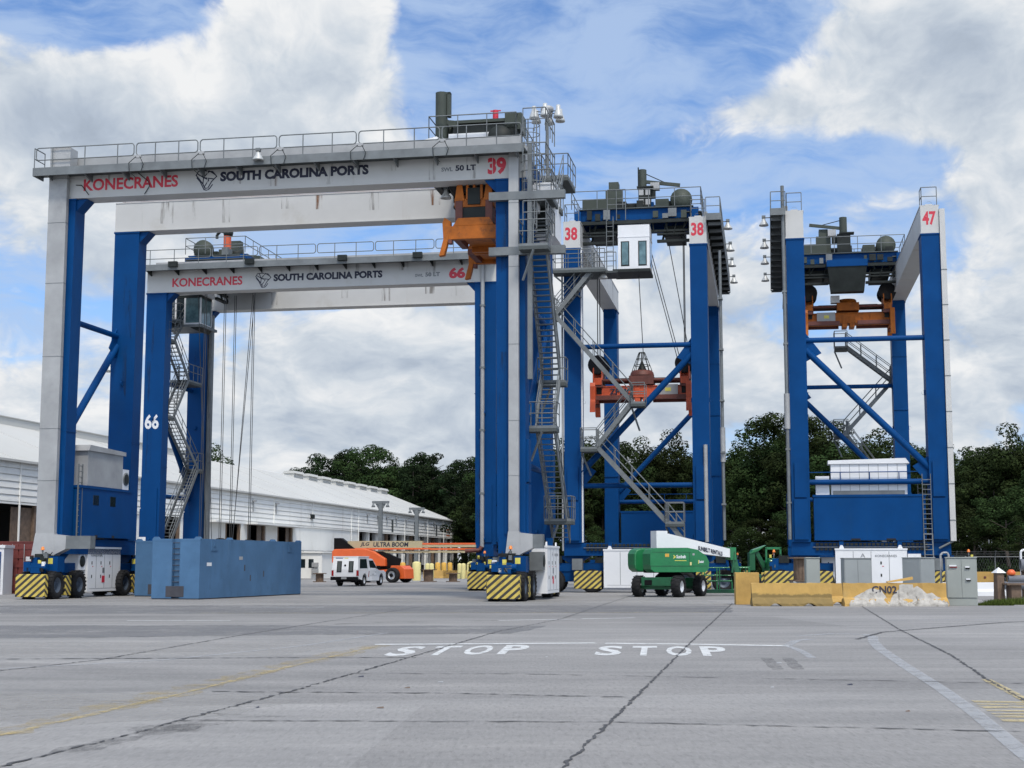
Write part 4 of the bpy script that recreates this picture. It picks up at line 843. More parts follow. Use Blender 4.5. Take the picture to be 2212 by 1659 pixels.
# ------------------------------------------------------------------ orange telescopic boom lift
t = empty('boom_lift', (-11.8, 133.2, 0), -R(8), 'orange boom lift with a long cream boom held level behind the pickup truck', 'boom lift')
b = MB(); rot = Matrix.Rotation(-R(18), 4, 'Z')
def tf(mb, M4): mb.v = [tuple(M4 @ Vector(p)) for p in mb.v]; return mb
b.box(-2.6, 2.4, -.85, .85, .45, 1.15, 'lor'); b.prism([(2.4, .35), (3.05, .35), (3.0, 1.2), (2.6, 1.5), (1.6, 1.5), (1.5, 1.15), (2.4, 1.15)], -.8, .8, 'lor'); b.prism([(-2.4, .35), (-3.05, .35), (-3.0, 1.2), (-2.6, 1.5), (-1.6, 1.5), (-1.5, 1.15), (-2.4, 1.15)][::-1], -.8, .8, 'lor'); b.text('>', (1.0, -.852, .6), (1, 0, 0), (0, 0, 1), .35, 'white2', .5, .03)
tf(b, rot); b.build('chassis', t, .04)
for xx in (-2.0, 2.0):
    for yy in (-1.15, 1.15):
        b = MB(); wheel_mesh(b, xx, yy, .66, .5, 'black', 'silver', 0, 'y'); b.lathe([(.0, -.28), (.17, -.28), (.17, -.2)], (xx, yy, .66), 'plastic', 'y', 16); tf(b, rot); b.build('wheel', t)
b = MB(); b.lathe([(.9, 1.15), (.9, 1.45), (.6, 1.5)], (0, 0, 0), 'plastic', n=20)
b.prism([(-4.1, 1.75), (-4.1, 2.75), (-3.9, 2.95), (-1.2, 3.0), (-.3, 2.75), (.75, 2.1), (.78, 1.45), (-.2, 1.45), (-.8, 1.75)][::-1], -1.25, -.5, 'lor'); b.prism([(-4.1, 1.75), (-4.1, 2.75), (-3.9, 2.95), (-1.2, 3.0), (-.3, 2.75), (.75, 2.1), (.78, 1.45), (-.2, 1.45), (-.8, 1.75)][::-1], .5, 1.25, 'lor'); b.box(-3.6, 0, -.5, .5, 1.6, 2.2, 'plastic'); b.build('turntable', t, .05)
b = MB(); b.prism([(-4.15, 2.3), (-4.15, 3.95), (-3.5, 3.95), (-2.2, 3.0), (-2.2, 2.3)][::-1], -.42, .42, 'plastic'); b.prism([(-.9, 2.75), (.3, 2.75), (1.9, 2.1), (1.7, 1.4), (.8, 1.3), (-.9, 2.3)][::-1], -.35, .35, 'plastic'); b.build('riser', t, .03)
b = MB(); b.box(-2.9, 3.9, -.33, .33, 2.98, 3.68, 'cream'); b.box(-2.9, 4.6, -.34, .34, 2.92, 3.06, 'lor'); b.text('JLG', (-1.75, -.33, 3.16), (1, 0, 0), (0, 0, 1), .42, 'navy', .85, .03, .25); b.text('ULTRA BOOM', (-.55, -.33, 3.16), (1, 0, 0), (0, 0, 1), .42, 'navy', 3.2, .03, .12)
b.box(3.9, 9.2, -.26, .26, 3.35, 3.50, 'lor'); b.box(3.9, 9.2, -.24, .24, 3.12, 3.35, 'cream'); b.box(4.6, 9.2, -.27, .27, 2.88, 3.04, 'lor'); b.box(-1.5, 9.2, -.22, .22, 2.62, 2.82, 'cream')
for k in range(6): b.box(.5 + k * 1.7, .58 + k * 1.7, -.34, .34, 2.56, 2.66, 'plastic')
b.box(9.2, 9.5, -.2, .2, 2.6, 3.5, 'plastic'); b.build('boom', t, .02)

# ------------------------------------------------------------------ green boom lift
t = empty('boom_lift', (8.05, 76.1, 0), 0, 'green boom lift with a lowered white boom in front of crane 38', 'boom lift')
ch = Matrix.Rotation(-R(28), 4, 'Z')
b = MB(); b.box(-.42, .42, -1.75, 1.75, .50, .92, 'dgreen'); b.box(-.8, .8, -1.85, -1.2, .55, .98, 'dgreen'); b.box(-.8, .8, 1.2, 1.8, .5, .95, 'dgreen'); b.lathe([(.75, .9), (.75, 1.02), (.55, 1.2)], (0, 0, 0), 'plastic', n=22)
for yy in (-1.5, 1.5): b.tube((-1.0, yy, .52), (1.0, yy, .52), .12, 'dgreen', 8); b.box(-.75, .75, yy - .12, yy + .12, .38, .55, 'dgreen')
b.tube((-.9, -1.78, .62), (.9, -1.78, .62), .05, 'duct', 6); b.box(-.6, -.2, -1.9, -1.85, .6, .85, 'plastic'); tf(b, ch); b.build('chassis', t, .03)
for xx in (-1.06, 1.06):
    for yy in (-1.5, 1.5): b = MB(); wheel_mesh(b, xx, yy, .53, .44, 'black', 'silver', 16); tf(b, ch); b.build('wheel', t)
tu = Matrix.Rotation(R(24), 4, 'Z')
prof = [(-1.75, 1.38), (-1.80, 1.6), (-1.80, 2.15), (-1.68, 2.36), (-1.45, 2.44), (.35, 2.46), (.95, 2.36), (1.45, 2.05), (1.62, 1.75), (1.58, 1.4), (1.40, 1.24), (-1.55, 1.24)]
for y0, y1 in ((-1.2, -.42), (.42, 1.2)):
    b = MB(); b.prism(prof[::-1], y0, y1, 'green')
    if y0 < 0:
        b.box(-1.7, .55, y0 - .012, y0, 2.22, 2.245, 'dgreen'); b.box(-1.78, 1.5, y0 - .014, y0, 1.53, 1.56, 'dgreen'); b.box(.45, .475, y0 - .012, y0, 1.56, 2.22, 'dgreen')
        b.text('Sunbelt', (-.30, y0, 1.93), (1, 0, 0), (0, 0, 1), .17, 'white2', .55, .03); b.text('>', (-.47, y0, 1.90), (1, 0, 0), (0, 0, 1), .2, 'sticker', .13, .05); b.box(-.4, .28, y0 - .006, y0, 1.80, 1.83, 'sticker'); b.box(-.95, -.72, y0 - .006, y0, 2.0, 2.16, 'yorange')
        b.text('Sunbelt', (1.02, y0, 1.70), (1, 0, 0), (0, 0, 1), .13, 'white2', .27, .03); b.box(.97, 1.0, y0 - .006, y0, 1.66, 1.84, 'sticker'); b.box(.48, .58, y0 - .006, y0, 1.58, 1.74, 'ypale'); b.box(.64, .76, y0 - .006, y0, 2.08, 2.18, 'duct')
    tf(b, tu); b.build('engine_cover', t, .07)
b = MB(); b.box(-1.3, 1.2, -.42, .42, 1.2, 1.6, 'plastic'); b.box(-.95, -.25, -.36, .36, 1.6, 2.4, 'dgreen'); tf(b, tu); b.build('turntable', t, .02)
b = MB(); b.box(-.92, -.28, -.30, .30, 2.15, 3.32, 'white2')
b.hexa([(-.30, -.27, 2.40), (-.30, .27, 2.40), (3.55, .20, 1.98), (3.55, -.20, 1.98)], [(-.30, -.27, 3.20), (-.30, .27, 3.20), (3.55, .20, 2.42), (3.55, -.20, 2.42)], 'white2')
dz_ = (2.42 - 3.20) / 3.85; b.text('SUNBELT RENTALS', (1.55, -.2445, 2.36), (1, 0.018, dz_), (0, 0, 1), .22, 'navy', 1.5, .03, lift=.02)
b.box(.2, 1.2, -.29, .29, 2.2, 2.42, 'dgreen'); b.tube((1.3, -.1, 2.3), (1.45, -.1, 2.75), .06, 'plastic', 6); tf(b, tu); b.build('boom', t, .02)
b = MB(); b.box(3.5, 3.85, -.24, .24, 1.85, 2.5, 'green'); b.bar((3.7, -.05, 2.3), (4.15, -.1, .35), .22, .30, 'dgreen'); b.bar((3.62, .2, 2.2), (3.95, .2, .6), .08, .08, 'plastic'); b.bar((3.75, -.2, 2.3), (3.6, -.2, 1.2), .08, .1, 'dgreen'); b.box(4.0, 4.35, -.2, .2, .12, .5, 'plastic'); tf(b, tu); b.build('jib', t, .01)
b = MB(); bx0, bx1, by0, by1 = 2.1, 4.45, 2.6, 3.6; b.box(bx0, bx1, by0, by1, .12, .3, 'dgreen')
for zz in (.75, 1.05, 1.45): b.path([(bx0, by0, zz), (bx1, by0, zz), (bx1, by1, zz), (bx0, by1, zz), (bx0, by0, zz)], .035, 'green', 6)
for xx in (bx0, bx0 + .8, bx0 + 1.6, bx1):
    for yy in (by0, by1): b.tube((xx, yy, .2), (xx, yy, 1.45), .035, 'green', 6)
b.box(bx0 + .9, bx0 + 1.5, by0 - .02, by0 + .06, .9, 1.3, 'plastic'); b.box(bx1 - .5, bx1 - .2, by0 - .03, by0, .35, .6, 'white2'); b.build('platform', t)

# ------------------------------------------------------------------ second green lift beyond crane 47
t = empty('boom_lift', (17.0, 101.0, 0), R(8), 'smaller green boom lift with folded arm parked beyond the left foot of crane 47', 'boom lift')
b = MB(); b.box(-1.1, 1.1, -1.0, 1.0, .5, .95, 'dgreen'); b.build('chassis', t, .03)
for xx in (-.95, .95):
    for yy in (-1.05, 1.05): b = MB(); wheel_mesh(b, xx, yy, .46, .38, 'black', 'silver', 0, 'y'); b.build('wheel', t)
b = MB(); b.box(.15, 1.1, -.7, .7, .95, 1.85, 'green'); b.lathe([(.0, -.48), (.34, -.48), (.34, .48), (.0, .48)], (.62, -.72, 1.7), 'green', 'x', 14); b.build('engine_cover', t, .05)
b = MB(); b.hexa([(-.95, -.3, 2.3), (-.4, -.3, 2.5), (-.4, .3, 2.5), (-.95, .3, 2.3)], [(-.75, -.3, 2.6), (.2, -.3, 2.92), (.2, .3, 2.92), (-.75, .3, 2.6)], 'green'); b.box(-1.0, -.6, -.25, .25, 1.2, 2.4, 'dgreen'); b.bar((-.5, 0, 2.5), (.1, 0, 1.4), .3, .3, 'dgreen'); b.build('boom', t, .03)
b = MB()
for xx in (.15, 1.15): b.box(xx - .06, xx + .06, -.35, -.25, 1.7, 2.75, 'green')
b.box(.09, 1.21, -.35, -.25, 2.62, 2.78, 'green'); b.tube((-2.4, -.4, 1.45), (-1.0, -.4, 1.45), .03, 'green', 6); b.tube((-2.4, -.4, .9), (-1.0, -.4, .9), .03, 'green', 6); [b.tube((xx, -.4, .3), (xx, -.4, 1.45), .03, 'green', 6) for xx in (-2.4, -1.7, -1.05)]; b.box(-2.4, -1.0, -.4, .4, .25, .35, 'dgreen'); b.build('platform', t)

# ------------------------------------------------------------------ barriers, blocks, cabinets, reels
def jersey(X, Y, rz, L, h, label, m='yconc', cat='concrete barrier'):
    prof = [(-.30, 0), (.30, 0), (.30, .10), (.20, .28), (.12, .34), (.09, h), (-.09, h), (-.12, .34), (-.20, .28), (-.30, .10)]
    me = bmesh.new(); rnd = random.Random(int(X * 100)); n = int(L / .16); rings = []
    for i in range(n + 1):
        x = -L / 2 + L * i / n; ring = []
        for j, (a, z) in enumerate(prof):
            k = .014 if 0 < i < n else .03
            ring.append(me.verts.new((x + rnd.uniform(-k, k), a * 1.15 + rnd.uniform(-k, k), max(0, z + (rnd.uniform(-k, k) * .8 if z > .05 else 0)))))
        rings.append(ring)
    for a, c in zip(rings, rings[1:]):
        for j in range(len(prof)): me.faces.new((a[j], c[j], c[(j + 1) % len(prof)], a[(j + 1) % len(prof)]))
    me.faces.new(rings[0]); me.faces.new(rings[-1][::-1])
    for (xa, w_) in ((-L * .22, .35), (L * .2, .3)):                   # forklift notches at the foot
        for i, ring in enumerate(rings):
            x = -L / 2 + L * i / n
            if abs(x - xa) < w_ / 2:
                for j in (0, 1): ring[j].co.z = .10; 
                for j in (2, 9): ring[j].co.z = .13
    bmesh.ops.recalc_face_normals(me, faces=me.faces)
    m_ = bpy.data.meshes.new('concrete_barrier'); me.to_mesh(m_); me.free(); m_.materials.append(M[m]); o = bpy.data.objects.new('concrete_barrier', m_); COL.objects.link(o)
    o.location = (X, Y, 0); o.rotation_euler = (0, 0, rz); tag(o, label, cat, 'yellow concrete barriers in front of crane 47'); return o
jersey(11.05, 59.05, -.015, 3.15, .90, 'cracked yellow concrete barrier with a dark stained lower half, beside the tall yellow block', 'ystain')
o = jersey(15.05, 58.75, -.01, 4.05, .90, 'broken yellow concrete barrier with white crumbling patches and painted letters')
# crumbled faces: lumps of bare concrete where the paint has broken away
def rubble(parent, pts, seed, depth=.06, y0=-.14):
    rnd = random.Random(seed); me = bmesh.new(); n = len(pts); step = .07
    xs = [p[0] for p in pts]; x0, x1 = min(xs), max(xs)
    def top(x):
        for (a, za), (c, zc) in zip(pts, pts[1:]):
            if a <= x <= c: return za + (zc - za) * (x - a) / max(1e-6, c - a)
        return 0
    nx = max(3, int((x1 - x0) / step)); nz = 9; grid = []
    for i in range(nx + 1):
        x = x0 + (x1 - x0) * i / nx; t_ = max(.05, top(x)); col = []
        for k in range(nz + 1):
            z = t_ * k / nz; base = -.345 if z < .10 else (-.345 + (z - .10) / .24 * .205 if z < .34 else -.14 + (z - .34) * .06)
            edge = min(1, 3 * min(i, nx - i) / nx * 2) * min(1, (nz - k) / 2.5)
            col.append(me.verts.new((x + rnd.uniform(-.02, .02), base - .012 - edge * rnd.uniform(.02, depth * .8), z + rnd.uniform(-.02, .025) * (k > 0))))
        grid.append(col)
    for i in range(nx):
        for k in range(nz): me.faces.new((grid[i][k], grid[i + 1][k], grid[i + 1][k + 1], grid[i][k + 1]))
    m_ = bpy.data.meshes.new('bare_concrete'); me.to_mesh(m_); me.free(); m_.materials.append(M['bconc']); m_.polygons.foreach_set('use_smooth', [True] * len(m_.polygons)); q_ = bpy.data.objects.new('bare_concrete', m_); COL.objects.link(q_); q_.parent = parent
rubble(o, [(-1.85, .1), (-1.75, .3), (-1.45, .45), (-.95, .70), (-.75, .66), (-.55, .64), (-.40, .42), (-.25, .1)], 3)
rubble(o, [(-.32, .1), (-.22, .30), (-.08, .44), (.06, .60), (.16, .68), (.32, .58), (.42, .3), (.46, .1)], 4, .07)
rubble(o, [(.50, .1), (.56, .40), (.70, .70), (.88, .80), (1.05, .66), (1.2, .50), (1.45, .54), (1.75, .30), (1.98, .22), (2.0, .1)], 5, .07)
rubble(o, [(.09, .1), (.13, .75), (.2, .87), (.5, .86), (.72, .84), (.85, .1)], 6, .02)
b = MB(); b.text('CN02', (-.92, -.155, .50), (1, 0, .0), (0, .16, 1), .29, 'navy', .98, .02, lift=.012); b.build('painted_letters', o)
p_ = MB(); p_.hexa([(0, -.1, 0), (1.0, -.12, .12), (1.0, .1, .12), (0, .1, 0)], [(0, -.08, .05), (1.0, -.1, .23), (1.0, .1, .23), (0, .1, .05)], 'yconc'); p_ = p_.build('concrete_fragment'); p_.location = (14.75, 58.72, .915); tag(p_, 'loose yellow fragment lying on the broken lettered barrier', 'concrete fragment')
jersey(13.0, 61.3, -.0, 1.5, .86, 'short length of yellow barrier showing between the two front barriers')
b = MB(); b.box(-.48, .48, -.35, .35, 0, 1.30, 'yconc'); o = b.build('concrete_block', None, .02); o.location = (9.62, 61.2, 0); o.rotation_euler = (0, 0, -.06); tag(o, 'tall yellow painted concrete block at the left end of the barriers', 'concrete block')

def cabinet(X, Y, rz, w, d, h, label, m='greycab', doors=2, plinth=.28, handles=(), side_m=None):
    r = empty('electrical_cabinet', (X, Y, 0), rz, label, 'electrical cabinet', 'grey electrical cabinets behind the barriers')
    b = MB(); b.box(-w / 2, w / 2, -d / 2, d / 2, plinth, h, m); b.box(-w / 2 - .02, w / 2 + .02, -d / 2 - .04, d / 2 + .02, h, h + .04, m); b.box(-w / 2 + .01, w / 2 - .01, -d / 2 + .01, d / 2 - .01, 0, plinth - .003, m); b.build('body', r, .012)
    for k in range(doors):
        x0 = -w / 2 + .03 + k * (w - .06) / doors; x1 = x0 + (w - .06) / doors - .012
        b = MB(); b.box(x0, x1, -d / 2 - .022, -d / 2 - .001, plinth + .04, h - .05, m); b.build('door', r, .006)
    for (hx, hz, ww, mm) in handles:
        b = MB(); b.box(hx - ww / 2, hx + ww / 2, -d / 2 - .10, -d / 2 - .023, hz, hz + .055, 'white2'); b.box(hx - ww / 2 + .02, hx + ww / 2 + .02, -d / 2 - .06, -d / 2 - .023, hz - .05, hz, mm); b.build('handle', r)
    return r
cabinet(17.95, 59.6, R(-13), 1.18, .55, 1.88, 'tall grey two-door cabinet with white handles standing right of the barriers', 'greycab', 2, .28, ((-.33, 1.55, .28, 'tail'), (.22, 1.50, .16, 'plastic'), (.24, 1.02, .16, 'plastic')))
cabinet(15.35, 66.5, R(2), 1.22, .6, 1.88, 'grey cabinet with closed double doors in front of the white power box of crane 47', 'greycab2', 2)
cabinet(18.0, 66.0, R(38), 1.05, .95, 1.90, 'plain grey cabinet standing corner-on beside the tall two-door cabinet', 'greycab2', 1)
cabinet(13.55, 67.3, R(-4), .62, .6, 1.9, 'narrow pale grey cabinet right behind the wooden reel', 'greycab', 1)
b = MB(); b.path([(17.35, 60.3, 0), (17.35, 60.3, 2.0), (17.45, 60.3, 2.1), (17.62, 60.3, 2.1), (17.68, 60.3, 2.0), (17.68, 60.3, 0)], .045, 'duct', 6); o = b.build('conduit_pipe'); tag(o, 'bent grey conduit pipe rising behind the tall two-door cabinet', 'conduit')

def reel(X, Y, z, rz, r, h, label, planks=False):
    t = empty('cable_reel', (X, Y, z), rz, label, 'cable reel', 'wooden cable reels')
    for zz in (0, h - .07): b = MB(); b.lathe([(.0, zz), (r, zz), (r, zz + .07), (.0, zz + .07)], (0, 0, 0), 'timber', n=28, sm=False); b.build('flange', t)
    b = MB(); n = 14; rc = r * .58
    for i in range(n):
        a0, a1 = 2 * math.pi * i / n, 2 * math.pi * (i + .9) / n
        b.hexa([(rc * math.cos(a0), rc * math.sin(a0), .07), (rc * math.cos(a1), rc * math.sin(a1), .07), (rc * .9 * math.cos(a1), rc * .9 * math.sin(a1), .07), (rc * .9 * math.cos(a0), rc * .9 * math.sin(a0), .07)],
               [(rc * math.cos(a0), rc * math.sin(a0), h - .07), (rc * math.cos(a1), rc * math.sin(a1), h - .07), (rc * .9 * math.cos(a1), rc * .9 * math.sin(a1), h - .07), (rc * .9 * math.cos(a0), rc * .9 * math.sin(a0), h - .07)], 'timber')
    b.lathe([(rc * .9, .07), (rc * .9, h - .07)], (0, 0, 0), 'timber', n=20); b.build('drum', t)
    return t
reel(-17.6, 136.5, 0, .3, .62, .82, 'wooden cable reel standing alone left of the pickup truck')
reel(-7.75, 138.5, 0, .9, .78, 1.15, 'taller wooden cable reel beneath the cream boom')
reel(-5.45, 138, 0, 1.7, .66, .82, 'low wooden cable reel just left of the hazard striped bumper of crane 39')
reel(13.9, 71.6, .82, .2, .64, 1.15, 'brown wooden reel raised on a block behind the stained yellow barrier')
b = MB(); b.box(-.5, .5, -.5, .5, 0, .82, 'duct'); o = b.build('concrete_plinth', None, .02); o.location = (13.9, 71.6, 0); tag(o, 'grey block under the brown wooden reel behind the barriers', 'plinth')

# ------------------------------------------------------------------ right edge: pipes, post, bench, barriers, fence, weeds
b = MB(); b.hexa([(-.18, -.18, 0), (.18, -.18, 0), (.18, .18, 0), (-.18, .18, 0)], [(-.16, -.16, 1.25), (.16, -.16, 1.25), (.16, .16, 1.25), (-.16, .16, 1.25)], 'timber')
t = empty('timber_post', (21.7, 66.5, 0), .2, 'brown timber post with a white pyramid cap near the right edge', 'post'); b.build('post', t)
b = MB(); b.add([(-.24, -.24, 1.25), (.24, -.24, 1.25), (.24, .24, 1.25), (-.24, .24, 1.25), (0, 0, 1.50)], [(0, 1, 4), (1, 2, 4), (2, 3, 4), (3, 0, 4), (3, 2, 1, 0)], 'white2'); b.build('cap', t)
t = empty('timber_table', (23.0, 66.2, 0), 0, 'rough brown timber table at the right edge of the yard', 'table')
b = MB(); [b.box(-1.2, 1.6, -.5 + k * .26, -.26 + k * .26, .72, .80, 'timber') for k in range(4)]; b.build('tabletop', t)
for xx in (-.75, .1, 1.2): b = MB(); b.box(xx - .22, xx + .22, -.35, .35, 0, .72, 'timber'); b.build('leg', t)
for i, (yy, zz, rr, xx, lb) in enumerate(((70.5, .95, .17, 23.45, 'grey steel pipe in the low row behind the timber table'), (71.2, .62, .17, 23.5, 'grey steel pipe lying under the other low pipe'), (73.0, 1.62, .27, 24.9, 'thick grey steel pipe on top of the stack at the right edge'))):
    b = MB(); b.lathe([(rr * .88, 0), (rr, 0), (rr, 7), (rr * .88, 7), (rr * .88, 0)], (0, 0, 0), 'pipe', 'x', 20); o = b.build('steel_pipe'); o.location = (xx, yy, zz); o.rotation_euler = (0, 0, -.1); tag(o, lb, 'pipe', 'steel pipes stacked at the right edge')
b = MB(); [b.box(xx - .08, xx + .08, -1.0, 3.0, zz - .08, zz, 'timber') for xx in (1, 4) for zz in (.45, 1.34)]; [b.box(xx - .08, xx + .08, yy - .08, yy + .08, 0, 1.34, 'timber') for xx in (1, 4) for yy in (-.9, 2.9)]; o = b.build('pipe_rack'); o.location = (24.2, 70.6, 0); tag(o, 'low timber rack carrying the grey steel pipes', 'rack')
b = MB(); b.path([(0, 0, 1.9), (0, 0, 2.25), (.1, 0, 2.35), (1.2, 0, 2.35), (1.3, 0, 2.25), (1.3, 0, 0)], .06, 'white2', 8); b.path([(0, 0, 1.9), (0, 0, 0)], .06, 'white2', 8); o = b.build('bent_pipe'); o.location = (25.9, 75.8, 0); tag(o, 'white bent pipe frame behind the thick grey pipe', 'pipe frame')
b = MB(); b.lathe([(.0, 0), (.16, .0), (.21, .08), (.18, .18), (.10, .26), (.0, .27)], (0, 0, 0), 'lor', n=14); o = b.build('orange_buoy'); o.location = (23.6, 70.5, 1.12); tag(o, 'round orange float resting on the low grey pipe', 'float')
for i, (xx, yy, L_, lb) in enumerate(((24.2, 78.2, 2.9, 'yellow steel beam on white barriers between the tall cabinet and the timber post'), (27.3, 77.6, 3.0, 'yellow steel beam running behind the grey pipes'))):
    b = MB(); b.box(-L_ / 2, L_ / 2, -.14, .14, .70, 1.24, 'yconc'); b.box(-L_ / 2, -L_ / 2 + .02, -.15, .15, .7, 1.24, 'yorange'); [b.lathe([(.0, -.16), (.07, -.16), (.07, -.14)], (-L_ / 2 + .5 + k * .5, 0, .95), 'rust', 'y', 10) for k in range(int(L_ * 2) - 1)]; o = b.build('steel_beam', None, .01); o.location = (xx, yy, 0); o.rotation_euler = (0, 0, -.1); tag(o, lb, 'steel beam')
for (xx, yy, lb) in ((22.8, 76.9, 'white plastic barrier left behind the tall two-door cabinet'), (24.6, 76.9, 'white plastic barrier just right of the tall two-door cabinet')):
    b = MB(); b.prism([(-.3, 0), (.3, 0), (.28, .25), (.12, .35), (.08, .70), (-.08, .70), (-.12, .35), (-.28, .25)], -.75, .75, 'white2', 'x'); o = b.build('plastic_barrier', None, .02); o.location = (xx, yy, 0); tag(o, lb, 'barrier')
t = empty('chain_link_fence', (23, 118, 0), -.06, 'chain link fence with angled barbed wire arms in front of the trees', 'fence')
b = MB(); b.tube((0, 0, 2.2), (42, 0, 2.2), .035, 'fence', 6); b.tube((0, 0, .1), (42, 0, .1), .03, 'fence', 6)
for k in range(210): x = k * .2; b.tube((x, 0, .1), (x + .9 if x < 41 else 42, 0, 2.2), .004, 'fence', 3, caps=False); b.tube((x, 0, 2.2), (x + .9 if x < 41 else 42, 0, .1), .004, 'fence', 3, caps=False)
for k in range(3): b.tube((0, -.15 - k * .12, 2.35 + k * .13), (42, -.15 - k * .12, 2.35 + k * .13), .006, 'fence', 3)
b.build('mesh_panel', t)
for k in range(15): b = MB(); b.tube((k * 3, 0, 0), (k * 3, 0, 2.25), .04, 'fence', 6); b.tube((k * 3, 0, 2.2), (k * 3, -.4, 2.65), .025, 'fence', 5); b.build('post', t)
# weeds on the kerb patch
rnd = random.Random(11); b = MB()
for (cx, cy, rx, ry, n, hh) in ((19.3, 59.7, .75, .25, 900, .16), (21.8, 61.6, 2.3, 1.3, 3200, .30)):
    for i in range(n):
        a = rnd.random() * 6.283; q_ = math.sqrt(rnd.random()); x, y = cx + rx * q_ * math.cos(a), cy + ry * q_ * math.sin(a); h_ = hh * (1 - .6 * q_) * rnd.uniform(.6, 1.4) + .04
        t_ = rnd.random() * 6.283; dx, dy = .02 * math.cos(t_), .02 * math.sin(t_); lx, ly = rnd.uniform(-.1, .1), rnd.uniform(-.1, .1)
        b.add([(x - dx, y - dy, 0), (x + dx, y + dy, 0), (x + lx + dx * .3, y + ly + dy * .3, h_)], [(0, 1, 2)], 'weed')
o = b.build('weedy_grass'); tag(o, 'low green weeds growing along the right kerb', 'grass', kind='stuff')

# ------------------------------------------------------------------ left edge: containers
t = empty('shipping_container', (-27.55, 83.2, 0), R(82), 'rusty red shipping container end-on behind the left foot of crane 39', 'shipping container')
b = MB(); L_, w_, h_ = 6.1, 2.5, 2.9
for k in range(30):
    a0 = k * L_ / 30; b.box(a0, a0 + L_ / 60, -w_ / 2 + .03, w_ / 2 - .03, .1, h_ - .06, 'cont'); b.box(a0 + L_ / 60, a0 + L_ / 30, -w_ / 2, w_ / 2, .1, h_ - .06, 'cont')
b.box(0, L_, -w_ / 2 - .02, w_ / 2 + .02, h_ - .12, h_, 'cont'); b.box(0, L_, -w_ / 2 - .02, w_ / 2 + .02, 0, .14, 'cont'); b.build('body', t)
b = MB()
for yy in (-.62, .62): b.box(-.05, .0, yy - .58, yy + .58, .16, h_ - .15, 'cont')
for k in range(5): b.box(-.075, -.05, -1.18, 1.18, .45 + k * .5, .62 + k * .5, 'cont')
for yy in (-.95, -.35, .35, .95): b.tube((-.10, yy, .15), (-.10, yy, h_ - .15), .025, 'duct', 6)
b.box(-.08, -.06, -.75, -.45, 1.8, 2.05, 'white2'); b.build('door', t)
t = empty('generator_container', (-27.4, 80.3, 0), R(6), 'white framed box with a blue louvred side at the far left edge', 'generator')
b = MB(); b.box(-3.0, 0, .0, 2.2, .0, 2.5, 'white2'); b.box(-3.1, .06, -.06, 2.26, 2.5, 2.66, 'white2'); b.build('body', t, .01)
b = MB(); b.box(-2.9, -.14, -.03, -.002, .18, 2.3, 'bluelv'); [b.box(-2.9, -.14, -.06, -.031, .25 + k * .17, .33 + k * .17, 'bluelv') for k in range(12)]; b.build('louvre', t)

# ------------------------------------------------------------------ warehouse (local y runs away along the wall, x towards the yard)
t = empty('warehouse', (-10.2, 259.0, 0), -R(9.62), 'long white metal warehouse with open loading bays and a row of roof vents', 'warehouse')
Y0, EV, PB, RX, RZ = -178.0, 9.0, 6.05, -12.1, 13.9
b = MB()
b.box(-.25, 0, Y0, 0, PB, EV, 'shed')                                           # upper cladding band
for k in range(6):
    zz = PB + .06 + k * .485; b.prism([(.0, zz), (.10, zz + .02), (.05, zz + .42), (.0, zz + .43)][::-1], Y0, 0, 'shed', 'y')
b.box(-.02, .10, Y0, 0, EV - .02, EV + .16, 'shed'); b.box(-.02, .09, Y0, 0, PB - .12, PB, 'shed')
b.box(-24.2, 0, -.25, 0, .0, EV, 'shed'); b.prism([(0, EV), (RX, RZ), (-24.2, EV)], -.25, 0, 'shed'); b.box(-24.2, -23.95, Y0, 0, 0, EV, 'shed'); b.box(-24.2, 0, Y0, Y0 + .25, 0, EV, 'shed')
op = [(-178, -150.3), (-141, -132.8), (-127.0, -122.8), (-111.2, -106.6), (-104.8, -98.9), (-95.0, -89.4), (-61.3, -2.0)]
prev = Y0
for (a, c) in op:
    if a > prev: b.box(-.2, -.03, prev, a, 0, PB - .1, 'shed')
    prev = c
b.box(-.2, -.03, prev, 0, 0, PB - .1, 'shed')
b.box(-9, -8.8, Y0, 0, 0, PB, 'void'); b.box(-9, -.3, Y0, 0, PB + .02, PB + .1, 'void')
b.box(-8.8, -.03, Y0, -.3, .0, 1.15 if False else .35, 'duct')
b.build('wall', t)
b = MB(); 
for k in range(15):                                                             # roof laps
    y = Y0 + k * 12.0
    b.bar((.25, y, EV + .03 + .06), (RX, y, RZ + .08), .10, .03, 'roof')
b.add([(.3, Y0, EV + .06), (.3, 0.3, EV + .06), (RX, .3, RZ + .06), (RX, Y0, RZ + .06), (-24.4, .3, EV + .06), (-24.4, Y0, EV + .06)], [(0, 1, 2, 3), (3, 2, 4, 5)], 'roof')
b.box(.28, .42, Y0, .3, EV - .05, EV + .12, 'roof')
b.box(RX - .9, RX + .9, Y0, -93, RZ - .3, RZ + .38, 'roof'); b.box(RX - 1.0, RX + 1.0, Y0, -93, RZ + .38, RZ + .46, 'roof')
rnd = random.Random(5)
for k in range(22): y = rnd.uniform(-165, -10); xx = rnd.uniform(-8, -2); zz = EV + .07 + (RZ - EV) * (-xx / 12.1); b.add([(xx, y, zz), (xx + 1.8, y, zz - 1.8 * .405), (xx + 1.8, y + .22, zz - 1.8 * .405), (xx, y + .22, zz)], [(0, 1, 2, 3)], 'duct')
b.build('roof', t)
for k in range(8):
    b = MB(); y = -54.5 + k * 6.9; b.box(RX - .7, RX + .7, y, y + 4.2, RZ - .2, RZ + .35, 'roof'); b.prism([(RX - .95, RZ + .35), (RX + .95, RZ + .35), (RX + .7, RZ + .72), (RX - .7, RZ + .72)][::-1], y - .15, y + 4.35, 'roof', 'y'); b.build('roof_vent', t)
